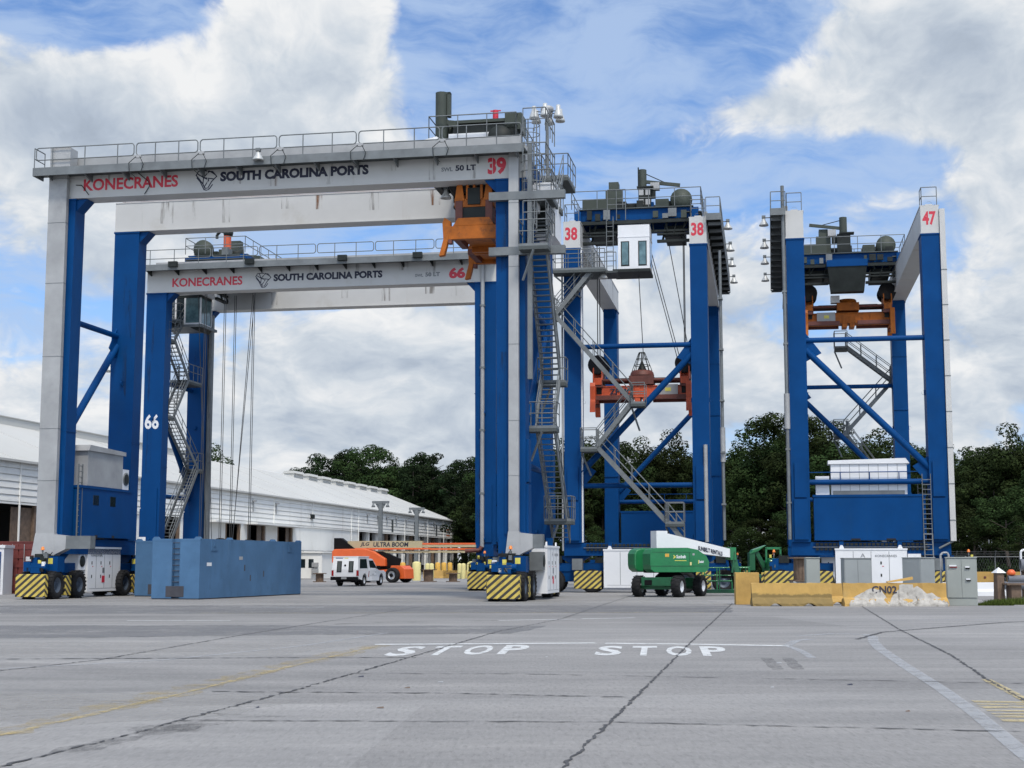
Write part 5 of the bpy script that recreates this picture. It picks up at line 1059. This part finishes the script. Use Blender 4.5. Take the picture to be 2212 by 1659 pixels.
for y in (-153.5, -139, -129.5, -113.0, -96.6, -82.5, -65.4, -61.9, -49.5, -36, -20.5, -8.5): b = MB(); b.box(.06, .16, y - .06, y + .06, .1 if y > -70 or y < -140 else PB, EV, 'shed'); b.build('downpipe', t)
for y in (-103.5, -96, -57.5, -52, -47, -41.5, -35.5, -29, -22.5, -16, -9.5, -4): b = MB(); b.box(.06, .14, y - .16, y + .16, 7.1, 8.35, 'duct'); b.box(.06, .4, y - .35, y + .35, 8.2, 8.36, 'duct'); b.build('wall_vent', t)
for y in (-43.5, -29.5, -14.0): b = MB(); b.box(.062, .10, y - .5, y + .5, 6.2, 8.0, 'grate'); b.build('louvre', t)
b = MB(); b.box(.062, .08, -6.2, -3.4, 6.3, 7.6, 'salmon'); b.box(.08, .09, -6.0, -3.7, 6.75, 6.95, 'duct'); b.box(.08, .09, -5.8, -3.9, 7.15, 7.3, 'duct'); b.build('wall_sign', t)
for k in range(12):                                                             # timber posts between the open bays, with lighter curtain sheets
    y = -60.5 + k * 5.1; b = MB(); b.box(-.6, -.2, y - .25, y + .25, 0, PB - .1, 'shed' if k % 3 else 'timber'); b.box(-.9, -.62, y - 1.0, y + .55, 1.5, PB - .15, 'duct'); b.build('bay_post', t)
for (a, c) in op[:6]:
    for y in (a + .3, c - .4): b = MB(); b.box(-.28, -.06, y - .2, y + .2, 0, PB - .12, 'timber'); b.build('bay_post', t)
b = MB(); b.box(-.5, -.3, -152.5, -150.5, .2, PB - .3, 'rust'); b.box(-.32, -.28, -154, -150.2, .2, PB - .3, 'timber') ; b.build('bay_door', t)
for (y, w_) in ((-100.8, 1.6), (-91, 2.2)): b = MB(); b.box(-.45, -.35, y, y + w_, .3, PB - .3, 'timber'); [b.box(-.35, -.33, y + i * .3, y + i * .3 + .04, .3, PB - .3, 'duct') for i in range(int(w_ / .3))]; b.build('bay_door', t)
b = MB(); b.box(-.02, 1.5, -106.0, -88.9, PB - .3, PB - .12, 'shed'); b.box(-.02, 1.2, -117, -108.5, PB - .35, PB - .2, 'shed'); b.build('awning', t)
b = MB(); b.tube((.35, -88, 3.2), (.35, -20, 3.2), .07, 'duct', 6); b.tube((.35, -88, 2.6), (.35, -64, 2.6), .05, 'duct', 6); [b.tube((.35, y, 2.6), (.1, y, 3.25), .05, 'duct', 5) for y in range(-86, -60, 5)]; b.build('pipe_run', t)
b = MB(); b.box(.0, .35, -83.2, -82.3, 7.0, 7.5, 'dark'); b.build('floodlight', t)
b = MB(); b.box(.0, 3.2, -88.5, -76, .0, 2.9, 'shed'); b.box(-.0, 3.4, -88.7, -75.8, 2.9, 3.05, 'shed'); [b.box(.6 + k * 1.0, 1.2 + k * 1.0, -88.52, -88.49, 1.2, 2.2, 'glass') for k in (0, 1)]; b.build('office_annex', t)
for yy, zz in ((-88.9, .6), (-88.9, 1.3), (-78, .5)): b = MB(); b.box(2.1, 2.8, yy, yy + .4, zz, zz + .5, 'duct'); b.build('cooling_unit', t)

# ------------------------------------------------------------------ lamp posts
def yard_post(X, Y, h, label):
    t = empty('lamp_post', (X, Y, 0), -R(10), label, 'lamp post', 'T-shaped lamp posts in front of the warehouse')
    b = MB(); b.box(-.21, .21, -.21, .21, 0, h - .25, 'galv'); b.prism([(-.6, h - .3), (.6, h - .3), (.2, h - 1.0), (-.2, h - 1.0)], -.06, .06, 'galv'); b.build('pole', t)
    b = MB(); b.box(-.98, .98, -.16, .16, h - .28, h, 'galv'); b.build('crossarm', t)
    for xx in (-.85, .85): b = MB(); b.lathe([(.05, .0), (.12, -.1), (.24, -.38), (.2, -.4)], (xx, -.1, h - .3), 'galv', n=12); b.build('lamp', t)
yard_post(-15.05, 170, 8.8, 'T-shaped lamp post nearer the pickup truck, in front of the warehouse')
yard_post(-12.0, 187, 8.7, 'T-shaped lamp post further right, close to the end of the warehouse')
def high_mast(X, Y, h, label):
    t = empty('high_mast_light', (X, Y, 0), .35, label, 'high mast light', 'high mast yard lights')
    b = MB(); b.tube((0, 0, 0), (0, 0, h), .24, 'galv', 12, .11); b.build('pole', t)
    b = MB(); b.lathe([(.0, .28), (.35, .27), (.44, .2), (.46, -.0), (.40, -.05), (.36, -.45), (.0, -.5)], (0, 0, h), 'duct', n=20); b.build('head', t)
    for k in range(6):
        a = k * math.pi / 3; b = MB(); c, s_ = math.cos(a), math.sin(a); b.tube((.3 * c, .3 * s_, h - .15), (.95 * c, .95 * s_, h - .15), .03, 'dark', 6)
        b.lathe([(.0, .42), (.14, .4), (.16, .1), (.20, .0), (.32, -.35), (.34, -.5), (.28, -.5), (.05, -.2)], (.98 * c, .98 * s_, h - .2), 'lamp', n=16); b.build('lamp', t)
high_mast(2.45, 100.0, 33.0, 'high mast light with a ring of bell lamps rising behind crane 39')
high_mast(-58.6, 215.0, 30.3, 'distant high mast light standing far behind the warehouse roof')

# ------------------------------------------------------------------ bollards and far barriers at the end of the warehouse
def bollard(X, Y, r, h, m, label, group):
    b = MB(); b.lathe([(.0, h + .1), (r * .5, h + .08), (r * .9, h), (r, h - .06), (r, 0)], (0, 0, 0), m, n=18); o = b.build('bollard'); o.location = (X, Y, 0); tag(o, label, 'bollard', group); return o
def px(p, Y): return (p - 1106) / 3195 * Y
bollard(px(901.5, 149), 149, .42, 1.80, 'ypale', 'thick pale yellow bollard between the orange lift and the cable reels', 'pale yellow bollards')
for p, Y in ((925, 158), (933.5, 157), (994, 168), (1002, 167)): bollard(px(p, Y), Y, .26, 1.62, 'ypale', 'thin pale yellow bollard behind the wooden cable reels', 'pale yellow bollards')
for p, Y in ((872, 178), (818, 170), (947, 186), (960, 190), (973, 205), (838, 176)): bollard(px(p, Y), Y, .33, 1.75, 'yorange', 'amber bollard guarding the open bays of the warehouse', 'amber bollards')
for p, Y, L_, lb in ((957, 172, 4.4, 'yellow barrier in front of the last warehouse bays, left one'), (990, 172, 3.4, 'yellow barrier in front of the last warehouse bays, right one')):
    b = MB(); b.prism([(-.3, 0), (.3, 0), (.2, .3), (.12, .9), (-.12, .9), (-.2, .3)], -L_ / 2, L_ / 2, 'yconc', 'x'); o = b.build('concrete_barrier', None, .02); o.location = (px(p, Y), Y, 0); tag(o, lb, 'concrete barrier')
b = MB(); b.path([(0, 0, 0), (0, 0, 1.6), (.2, 0, 1.8), (2.6, 0, 1.8), (2.8, 0, 1.6), (2.8, 0, 0)], .12, 'ypale', 8); o = b.build('pipe_barrier'); o.location = (px(1011, 166), 166, 0); tag(o, 'pale yellow bent pipe barrier just left of the crane 39 bumper', 'pipe barrier')

# ------------------------------------------------------------------ trees
def crown_mesh(name, seed, kind):
    rnd = random.Random(seed); me_v = []; me_f = []
    cl = []
    if kind == 'pine':                       # irregular tiers of needle tufts over the upper part, total height 1 in z units of 20 m
        lean = rnd.uniform(-.05, .05)
        for i in range(30):
            z = .36 + .61 * (i + rnd.random()) / 30; rad = (.19 * (1 - (z - .34) / .66) ** .55 + .02) * rnd.uniform(.35, 1.25); a = i * 2.4 + rnd.uniform(-.7, .7)
            cl.append((rad * math.cos(a) + lean * z, rad * math.sin(a), z - .03, rnd.uniform(.045, .085) * (1.15 - .35 * z), .62))
    else:
        lobes = [(rnd.uniform(-.13, .13), rnd.uniform(-.13, .13), rnd.uniform(.42, .80), rnd.uniform(.13, .20)) for _ in range(5)] + [(rnd.uniform(-.06, .06), rnd.uniform(-.06, .06), .80, rnd.uniform(.10, .15))]
        for i in range(46):
            lx, ly, lz, lr = lobes[i % 6]; u = rnd.uniform(-.8, 1); a = rnd.random() * 6.283; s_ = math.sqrt(1 - u * u); q_ = rnd.uniform(.7, 1.1)
            cl.append((lx + lr * s_ * q_ * math.cos(a), ly + lr * s_ * q_ * math.sin(a), max(.10, lz + lr * u * q_ * .95), rnd.uniform(.045, .080), .8))
        for i in range(10): a = rnd.random() * 6.283; cl.append((.22 * math.cos(a) * rnd.uniform(.3, 1), .22 * math.sin(a) * rnd.uniform(.3, 1), rnd.uniform(.06, .2), .07, .8))
    for (cx, cy, cz, r, fl) in cl:
        n = int(180 * (r / .06) ** 1.8) if kind != 'pine' else int(210 * (r / .06) ** 1.8)
        for i in range(n):
            d = Vector((rnd.gauss(0, 1), rnd.gauss(0, 1), rnd.gauss(0, 1))).normalized() * r * (rnd.uniform(.35, 1.0) ** .35)
            p = Vector((cx + d.x, cy + d.y, cz + d.z * fl)); nrm = (d.normalized() * 1.3 + Vector((rnd.uniform(-.7, .7), rnd.uniform(-.7, .7), rnd.uniform(-.2, .7)))).normalized()
            a_ = nrm.orthogonal().normalized(); b_ = nrm.cross(a_); t_ = rnd.random() * 6.283; a2 = a_ * math.cos(t_) + b_ * math.sin(t_); b2 = nrm.cross(a2); s_ = rnd.uniform(.0045, .0105)
            k = len(me_v); me_v += [tuple((p + a2 * s_ * x_ + b2 * s_ * y_) * 20) for x_, y_ in ((-1, -.35), (.1, -.6), (1.1, .1), (0, .65))]; me_f.append((k, k + 1, k + 2, k + 3))
    me = bpy.data.meshes.new(name); me.from_pydata(me_v, [], me_f); me.materials.append(M['pine' if kind == 'pine' else 'leaf']); me.update(); return me
def trunk_mesh(name, seed, kind):
    rnd = random.Random(seed); b = MB(); x = y = 0; pts = [(0, 0, 0)]
    top = 17.5 if kind == 'pine' else 12.0
    for i in range(1, 6): x += rnd.uniform(-.15, .15); y += rnd.uniform(-.15, .15); pts.append((x, y, top * i / 5))
    r0 = .26 if kind == 'pine' else .36
    for i, (p, q_) in enumerate(zip(pts, pts[1:])): b.tube(p, q_, r0 * (1 - .17 * i), 'bark', 8, r0 * (1 - .17 * (i + 1)))
    for i in range(9):
        z = rnd.uniform(.4, .92) * top; a = rnd.random() * 6.283; l = rnd.uniform(1.2, 3.2); k = min(4, int(z / top * 5)); p = Vector(pts[k]).lerp(Vector(pts[k + 1]), z / top * 5 - k)
        b.tube(p, p + Vector((l * math.cos(a), l * math.sin(a), l * .55)), .09, 'bark', 5, .03)
    o = b.build(name); m_ = o.data; bpy.data.objects.remove(o); return m_
CR = {'pine': [crown_mesh('pine_crown', 20 + i, 'pine') for i in range(4)], 'leaf': [crown_mesh('leafy_crown', 40 + i, 'leaf') for i in range(5)]}
TRK = {'pine': [trunk_mesh('pine_trunk', 60 + i, 'pine') for i in range(2)], 'leaf': [trunk_mesh('leafy_trunk', 70 + i, 'leaf') for i in range(2)]}
rt = random.Random(99)
def tree(X, Y, h, kind, label, group, wide=1.0):
    nm = 'pine_tree' if kind == 'pine' else 'broadleaf_tree'
    t = empty(nm, (X, Y, 0), rt.random() * 6.283, label, 'tree', group); s_ = h / 19.0; t.scale = (s_ * wide, s_ * wide, s_)
    for n_, me in (('trunk', rt.choice(TRK[kind])), ('crown', rt.choice(CR[kind]))): o = bpy.data.objects.new(n_, me); COL.objects.link(o); o.parent = t
SKY1 = [(540, 1024), (548, 1020), (586, 1011), (612, 1014), (640, 1006), (677, 986), (705, 998), (732, 980), (783, 968), (810, 978), (836, 960), (868, 985), (911, 958), (949, 988), (988, 992), (1012, 1005), (1060, 1000), (1110, 985), (1160, 965), (1205, 950), (1240, 955), (1290, 968), (1340, 955), (1400, 945), (1450, 948), (1490, 950), (1540, 962), (1590, 966), (1625, 955), (1655, 915), (1680, 895), (1720, 905), (1750, 893), (1796, 919), (1862, 923), (1908, 938), (1950, 952), (1990, 955), (2020, 985), (2050, 998), (2073, 965), (2103, 920), (2130, 940), (2153, 929), (2203, 927), (2260, 915)]
def sky_y(p):
    for (a, ya), (c, yc) in zip(SKY1, SKY1[1:]):
        if a <= p <= c: return ya + (yc - ya) * (p - a) / (c - a)
    return 930
def depth(p): return 300 - (p - 540) * .075 if p < 1040 else (232 - (p - 1040) * .065 if p < 2020 else 165 - (p - 2020) * .08)
def pick(p):
    rw = ('front', 'middle', 'rear')[row]
    for lim, where in ((660, 'above the first roof vents'), (760, 'above the middle roof vents'), (860, 'above the last roof vents'), (950, 'over the end gable of the warehouse'), (1045, 'between the warehouse end and crane 39')):
        if p < lim: return (f'dark pine in the {rw} row {where}', f'pines in the {rw} row {where}') if rt.random() < .8 else (f'rounded dark tree among the {rw} pines {where}', f'rounded trees in the {rw} row {where}')
    for lim, where in ((1215, 'behind the legs of crane 39'), (1370, 'in the left half of the stair-side crane 38'), (1530, 'in the right half of the stair-side crane 38'), (1610, 'just right of the stair-side crane 38'), (1710, 'just left of the rightmost crane 47'), (1860, 'in the left half of the rightmost crane 47'), (2000, 'in the right half of the rightmost crane 47'), (2100, 'just right of the rightmost crane 47'), (9999, 'behind the fence at the right edge')):
        if p < lim: return f'leafy tree in the {rw} row, {where}', f'leafy trees in the {rw} row {where}'
for row, (dd, k0, st) in enumerate(((0, 1.0, 26), (14, .90, 27), (28, .84, 30))):
    p = 574 + row * 9 if row else 552
    while p < 2290:
        lab, grp = pick(p); kind = 'pine' if lab.startswith('dark pine') else 'leaf'
        Y = depth(p) + dd + rt.uniform(-3, 3); top = (1218 - sky_y(min(2255, p))) * (1.0 if p < 640 else .93 if p < 690 else 1); H_ = (top / 3195 * Y + 1.65) * (k0 * rt.uniform(.90, 1.03) if row else rt.choice([rt.uniform(.97, 1.08), rt.uniform(.80, .95)]))
        tree(px(p, Y), Y, H_, kind, lab, grp, rt.uniform(.95, 1.25) if kind == 'leaf' else rt.uniform(1.0, 1.3))
        p += st * rt.uniform(.8, 1.2) * (225 / Y)
# low growth along the front of the wood
p = 1185
while p < 2260:
    Y = depth(p) - 12 + rt.uniform(-3, 3); tree(px(p, Y), Y, rt.uniform(6, 10), 'leaf', ('low bushy tree at the front of the wood behind the stair-side crane' if p < 1600 else 'low bushy tree at the front of the wood behind the rightmost crane' if p < 2050 else 'low bushy tree right behind the fence at the right edge'), ('low trees behind crane 38' if p < 1600 else 'low trees behind crane 47' if p < 2050 else 'low trees behind the fence'), rt.uniform(1.3, 1.8)); p += rt.uniform(26, 44)
p = 985
while p < 1120: Y = 262 + rt.uniform(-3, 3); tree(px(p, Y), Y, rt.uniform(7, 11), 'leaf', 'low bushy tree just right of the warehouse end', 'low trees by the warehouse', 1.5); p += 22
for q_, Y, h_, lb in ((452, 232, 19.6, 'single rounded tree showing above the warehouse roof beside the rear leg of crane 66'), (372, 240, 18.2, 'single rounded tree showing between the legs of crane 66'), (1148, 150, 9.5, 'small bushy tree glimpsed between cranes 39 and 38')): tree(px(q_, Y), Y, h_, 'leaf', lb, None, .95)

# ------------------------------------------------------------------ ground and markings
def groundmat():
    m = bpy.data.materials.new('worn_concrete_pavement'); m.use_nodes = True; nt_ = m.node_tree; h = G(nt_); bs = nt_.nodes['Principled BSDF']
    co = h.n('ShaderNodeTexCoord').outputs['Object']
    big = h.noise(co, .09, 5, .6); mid = h.noise(h.vm('MULTIPLY', co, (.5, 1.4, 1)), .55, 7, .65); fine = h.noise(co, 9, 8, .75); grit = h.noise(co, 60, 3, .7)
    # long wheel-worn streaks in the driving direction of the yard
    rv = h.n('ShaderNodeVectorRotate'); rv.rotation_type = 'Z_AXIS'; nt_.links.new(co, rv.inputs['Vector']); rv.inputs['Angle'].default_value = R(3)
    st = h.noise(h.vm('MULTIPLY', rv.outputs[0], (.10, 1.0, 1)), .9, 6, .65)
    f = h.m('ADD', h.m('ADD', h.m('MULTIPLY', big, .30), h.m('MULTIPLY', mid, .26)), h.m('ADD', h.m('MULTIPLY', st, .24), h.m('ADD', h.m('MULTIPLY', fine, .12), h.m('MULTIPLY', grit, .08))))
    c = h.ramp(f, [(.34, (.110, .107, .105)), (.45, (.195, .190, .184)), (.55, (.268, .259, .248)), (.68, (.43, .41, .38))])
    spots = h.smooth(h.noise(co, 1.3, 8, .7), .60, .74); c = h.mix(h.m('MULTIPLY', spots, .35), c, (.11, .11, .115))
    ag = h.smooth(h.noise(h.vm('MULTIPLY', co, (1, .20, 1)), 20, 5, .75), .46, .70); c = h.mix(h.m('MULTIPLY', ag, .50), c, (.105, .10, .098))
    ag2 = h.smooth(h.noise(h.vm('MULTIPLY', co, (1, .13, 1)), 27, 4, .7), .50, .68); c = h.mix(h.m('MULTIPLY', ag2, .16), c, (.45, .44, .42))
    # pour-to-pour tone of the slabs
    sl = h.n('ShaderNodeTexVoronoi'); sl.inputs['Scale'].default_value = .13; h.put(sl.inputs['Vector'], h.vm('MULTIPLY', co, (.35, 1.3, 1)))
    c = h.mix(.13, c, h.ramp(h.sep(sl.outputs['Color'])[0], [(0, (.10, .10, .10)), (1, (.5, .5, .49))]))
    h.put(bs.inputs['Base Color'], c); bs.inputs['Roughness'].default_value = .88; bs.inputs['Specular IOR Level'].default_value = .3
    bp = h.n('ShaderNodeBump'); bp.inputs['Strength'].default_value = .35; bp.inputs['Distance'].default_value = .012; h.put(bp.inputs['Height'], h.m('ADD', fine, grit)); nt_.links.new(bp.outputs[0], bs.inputs['Normal'])
    return m
M['ground'] = groundmat()
b = MB(); b.add([(-900, -60, 0), (900, -60, 0), (900, 1800, 0), (-900, 1800, 0)], [(0, 1, 2, 3)], 'ground'); o = b.build('ground'); tag(o, kind='structure')
def paint(name, col, wear, scale=3.0, alpha_hi=.95):
    """worn road paint: shows the concrete through where it has gone"""
    m = bpy.data.materials.new(name); m.use_nodes = True; nt_ = m.node_tree; h = G(nt_); bs = nt_.nodes['Principled BSDF']; co = h.n('ShaderNodeTexCoord').outputs['Object']
    n = h.m('ADD', h.m('MULTIPLY', h.noise(co, scale, 8, .7), .6), h.m('MULTIPLY', h.noise(co, scale * 9, 5, .7), .4))
    h.put(bs.inputs['Base Color'], h.ramp(n, [(.3, tuple(c * .85 for c in col)), (.7, col)])); bs.inputs['Roughness'].default_value = .8
    h.put(bs.inputs['Alpha'], h.m('MULTIPLY', h.smooth(n, wear - .10, wear + .10), alpha_hi)); return m
M['p_white'] = paint('white_road_paint', (.66, .67, .66), .42, 4.0, .88); M['p_faint'] = paint('faded_white_road_paint', (.46, .475, .49), .43, 2.0, .55)
M['p_yel'] = paint('worn_yellow_road_paint', (.44, .34, .15), .53, 2.2, .50); M['p_yel2'] = paint('bright_yellow_road_paint', (.52, .41, .18), .50, 3.5, .65)
M['p_patch'] = paint('pale_patch_repair', (.40, .39, .37), .47, .6, .42); M['p_dark'] = paint('dark_patch_asphalt', (.16, .165, .175), .44, .5, .40); M['p_tyre'] = paint('tyre_scuff', (.09, .09, .09), .50, 5, .40); M['p_stain'] = paint('dark_stain', (.09, .085, .08), .52, 2.2, .42)
def ribbon(name, pts, w, m, z=.004, jit=0.0, seg=.35, seed=1):
    """flat strip along a ground polyline"""
    rnd = random.Random(seed); P = [Vector((x, y, 0)) for x, y in pts]; L_ = []
    for a, c in zip(P, P[1:]):
        n = max(1, int((c - a).length / seg))
        for i in range(n): L_.append(a.lerp(c, i / n))
    L_.append(P[-1]); vs = []
    for i, p in enumerate(L_):
        d = (L_[min(i + 1, len(L_) - 1)] - L_[max(i - 1, 0)]).normalized(); nrm = Vector((-d.y, d.x, 0)); ww = (w[0] + (w[1] - w[0]) * i / (len(L_) - 1)) if isinstance(w, tuple) else w
        ww *= 1 + rnd.uniform(-jit, jit) * 2; off = rnd.uniform(-jit, jit) * .06
        vs += [p + nrm * (ww / 2 + off) + T(0, 0, z), p - nrm * (ww / 2 - off) + T(0, 0, z)]
    b = MB(); b.add(vs, [(2 * i, 2 * i + 1, 2 * i + 3, 2 * i + 2) for i in range(len(L_) - 1)], m); o = b.build(name); tag(o, kind='structure'); return o
def area(name, pts, m, z=.004):
    """flat patch with a ragged outline"""
    rnd = random.Random(len(pts) + int(pts[0][1] * 10)); P = []
    for (a, c), (e, f) in zip(pts, pts[1:] + pts[:1]):
        n = max(2, int(math.hypot(e - a, f - c) / .5)); P += [(a + (e - a) * i / n + rnd.uniform(-.10, .10), c + (f - c) * i / n + rnd.uniform(-.28, .28) * (abs(e - a) > abs(f - c)), z) for i in range(n)]
    b = MB(); b.add(P, [tuple(range(len(P)))], m); o = b.build(name); tag(o, kind='structure')
# joints between the slabs
for i, (pts, w, j) in enumerate((([(9.18, 62.37), (3.74, 31.47), (1.88, 20.69), (1.05, 15.98), (.42, 12.39), (-.2, 8)], .028, .38), ([(-5.0, 8.5), (-4.19, 12.39), (-3.64, 15.11), (-3.53, 15.98), (-2.89, 19.55), (-1.64, 27.84), (-.35, 36.74), (1.5, 45.17), (3.47, 59.0), (8, 90)], .030, .5),
        ([(15.5, 68), (13.14, 55.65), (9.72, 37.44), (7.96, 27.15), (6.84, 21.69), (6.25, 18.4), (5.3, 13)], .034, .4), ([(-9.6, 18), (-7.94, 23.32), (-7.13, 25.94), (-6.29, 35.05), (-5.29, 43.57), (-3.5, 58)], .035, .4),
        ([(-14, 26.1), (-8.92, 26.15), (-3.73, 26.57), (-1.7, 26.6)], .06, .5), ([(-3.9, 19.55), (-1.03, 19.33), (1.62, 18.7)], .045, .5), ([(-3.53, 15.98), (.97, 15.83), (4.71, 15.0), (7, 14.6)], .032, .5), ([(-2.4, 22.73), (0, 22.68), (5.57, 21.27), (6.66, 20.95), (9, 20.6)], .034, .5),
        ([(-40, 59.3), (0, 59.35), (9, 61)], .14, .3), ([(-18, 33.4), (-11.4, 33.39), (-3.34, 35.3), (0, 35.8)], .05, .4), ([(-22, 40.2), (-13.74, 40.19), (-6.0, 40.19)], .06, .4), ([(7.6, 33.0), (9.0, 36.4), (14, 42.5), (20, 47)], .09, .3), ([(-26, 50), (-17.1, 50), (-12, 50.6)], .06, .3), ([(-30, 46.0), (0, 47.0), (9, 48.5)], .05, .4))):
    ribbon('pavement_joint', pts, w, 'joint', .008, j, .09, i)
area('asphalt_strip', [(-24, 33.4), (-11.4, 33.4), (-3.34, 35.3), (0, 35.8), (1.0, 40.0), (-6, 40.2), (-26, 40.2)], 'p_dark', .003); area('asphalt_strip', [(-32, 50.2), (-10, 50.2), (7.5, 51.0), (8.6, 58.9), (0, 59.2), (-38, 59.2)], 'p_dark', .003)
area('pale_patch', [(-6.6, 19.2), (-3.3, 19.2), (-2.6, 18.2), (-3.25, 16.2), (-5.2, 15.0)], 'p_patch', .003); area('pale_patch', [(-9, 15.5), (-5.0, 16), (-3.9, 19.3), (-10, 19.3)], 'p_patch', .0035); area('pale_patch', [(-14, 27), (-4.2, 27), (-3.2, 32), (-16, 32)], 'p_patch', .003); area('pale_patch', [(-45, 62), (9, 63), (9, 68.5), (-45, 68.5)], 'p_patch', .003)
# white stop line and lettering
ribbon('stop_line', [(-2.82, 30.85), (.08, 31.2), (1.75, 31.42)], .36, 'p_white', .006); ribbon('stop_line', [(1.95, 31.30), (3.59, 30.98), (5.61, 30.34)], .36, 'p_white', .006)
def stop(o, right, up, w, h):
    b = MB(); o, right, up = Vector(o), Vector(right), Vector(up)
    for i, ch_ in enumerate('STOP'):
        vs, fs, tw, th = text_shape(ch_, .028, 0.0); x0 = w * i * .268; cw = w * .196
        b.add([o + right * (x0 + x / tw * cw) + up * (y / th * h) + T(0, 0, .006) for x, y in vs], fs, 'p_white')
    q_ = b.build('stop_lettering'); tag(q_, kind='structure')
stop((-2.36, 26.95, 0), (.967, .255, 0), (.06, 1.0, 0), 2.66, 3.1); stop((1.47, 27.2, 0), (1, -.08, 0), (.10, 1.0, 0), 2.46, 3.1)
ribbon('yellow_line', [(-6.0, 11), (-5.06, 14.91), (-4.33, 19.52), (-3.65, 24.65), (-2.7, 30.59)], .50, 'p_yel', .006, .3); ribbon('yellow_line', [(-4.95, 14.5), (-4.22, 19.3), (-3.55, 24.5), (-2.7, 30.4)], .10, 'p_yel2', .008, .3)
ribbon('yellow_line', [(-10.6, 50.4), (0, 50.77), (7.3, 51.3)], .22, 'p_yel2', .006); M['p_yel3'] = paint('pale_yellow_road_paint', (.56, .46, .24), .47, 4.5, .75)
ribbon('yellow_line', [(6.81, 21.6), (6.25, 18.3), (5.4, 14)], .14, 'p_yel3', .007)
for pts in ([(-11.25, 43.76), (-8.23, 43.76)], [(-22, 56.29), (-18.93, 56.29)], [(-10.39, 57.28), (-7.2, 57.28)], [(2.1, 45.2), (3.78, 46.0)], [(-.4, 43.9), (1.9, 44.9)]): ribbon('lane_line', pts, .22, 'p_white', .006)
ribbon('curved_line', [(6.6, 34.6), (7.7, 35.6), (8.3, 35.2), (8.19, 34.0), (7.75, 32.19), (7.19, 29.32), (6.39, 24.41), (5.72, 20.11), (5.14, 16.73), (4.47, 13.21), (3.9, 10)], (.24, .17), 'p_faint', .006); ribbon('curved_line', [(5.58, 30.4), (5.85, 31.4), (6.15, 32.4), (6.6, 33.0)], .2, 'p_faint', .006); ribbon('curved_line', [(5.58, 30.4), (5.5, 28.5), (5.3, 26.5)], .15, 'p_faint', .005)
ribbon('lane_line', [(-11.2, 20.5), (-6.0, 25.9), (-4.2, 30.5), (-3.0, 36)], .12, 'p_faint', .006); ribbon('lane_line', [(11, 44), (18, 45.4), (26, 46)], .25, 'p_faint', .006)
for k in range(7): ribbon('yellow_hatching', [(5.55 - .06 * k, 18.15 - k * .36), (6.15 - .06 * k, 18.1 - k * .36 + .05 * (k % 3 - 1))], .20, 'p_yel3', .006, .25, seed=k)
ribbon('tyre_scuff', [(4.48, 26.5), (4.18, 23.6)], .20, 'p_tyre', .006, .1); ribbon('tyre_scuff', [(4.86, 26.5), (4.50, 23.6)], .20, 'p_tyre', .006, .1)
ribbon('oil_stain', [(-5.4, 39.6), (-4.6, 41.6), (-3.3, 42.6), (-2.4, 43.0)], .22, 'p_stain', .006, .6); ribbon('oil_stain', [(-1.2, 43.4), (-.4, 43.7)], .35, 'p_stain', .006, .4); ribbon('oil_stain', [(-3.7, 14.8), (-2.9, 16.6)], .55, 'p_stain', .005, .6); ribbon('oil_stain', [(-4.0, 13.2), (-3.3, 15.6)], .30, 'p_tyre', .0065, .5)
ribbon('oil_stain', [(1.1, 44.2), (1.9, 44.3)], .3, 'p_stain', .006, .5)
rl = random.Random(4)
for i in range(10):
    b = MB(); s_ = rl.uniform(.02, .05); b.add([(-s_, -s_ * .5, .006), (s_, -s_ * .4, .006), (s_ * .8, s_ * .6, .02), (-s_ * .7, s_ * .5, .012)], [(0, 1, 2, 3), (3, 2, 1, 0)], rl.choice(['duct', 'timber', 'navy', 'white2'])); o = b.build('litter_scrap'); o.location = (rl.uniform(-3, 6), rl.uniform(13, 28), 0); tag(o, 'small scrap of litter lying on the open pavement', 'litter', 'litter scraps on the pavement')
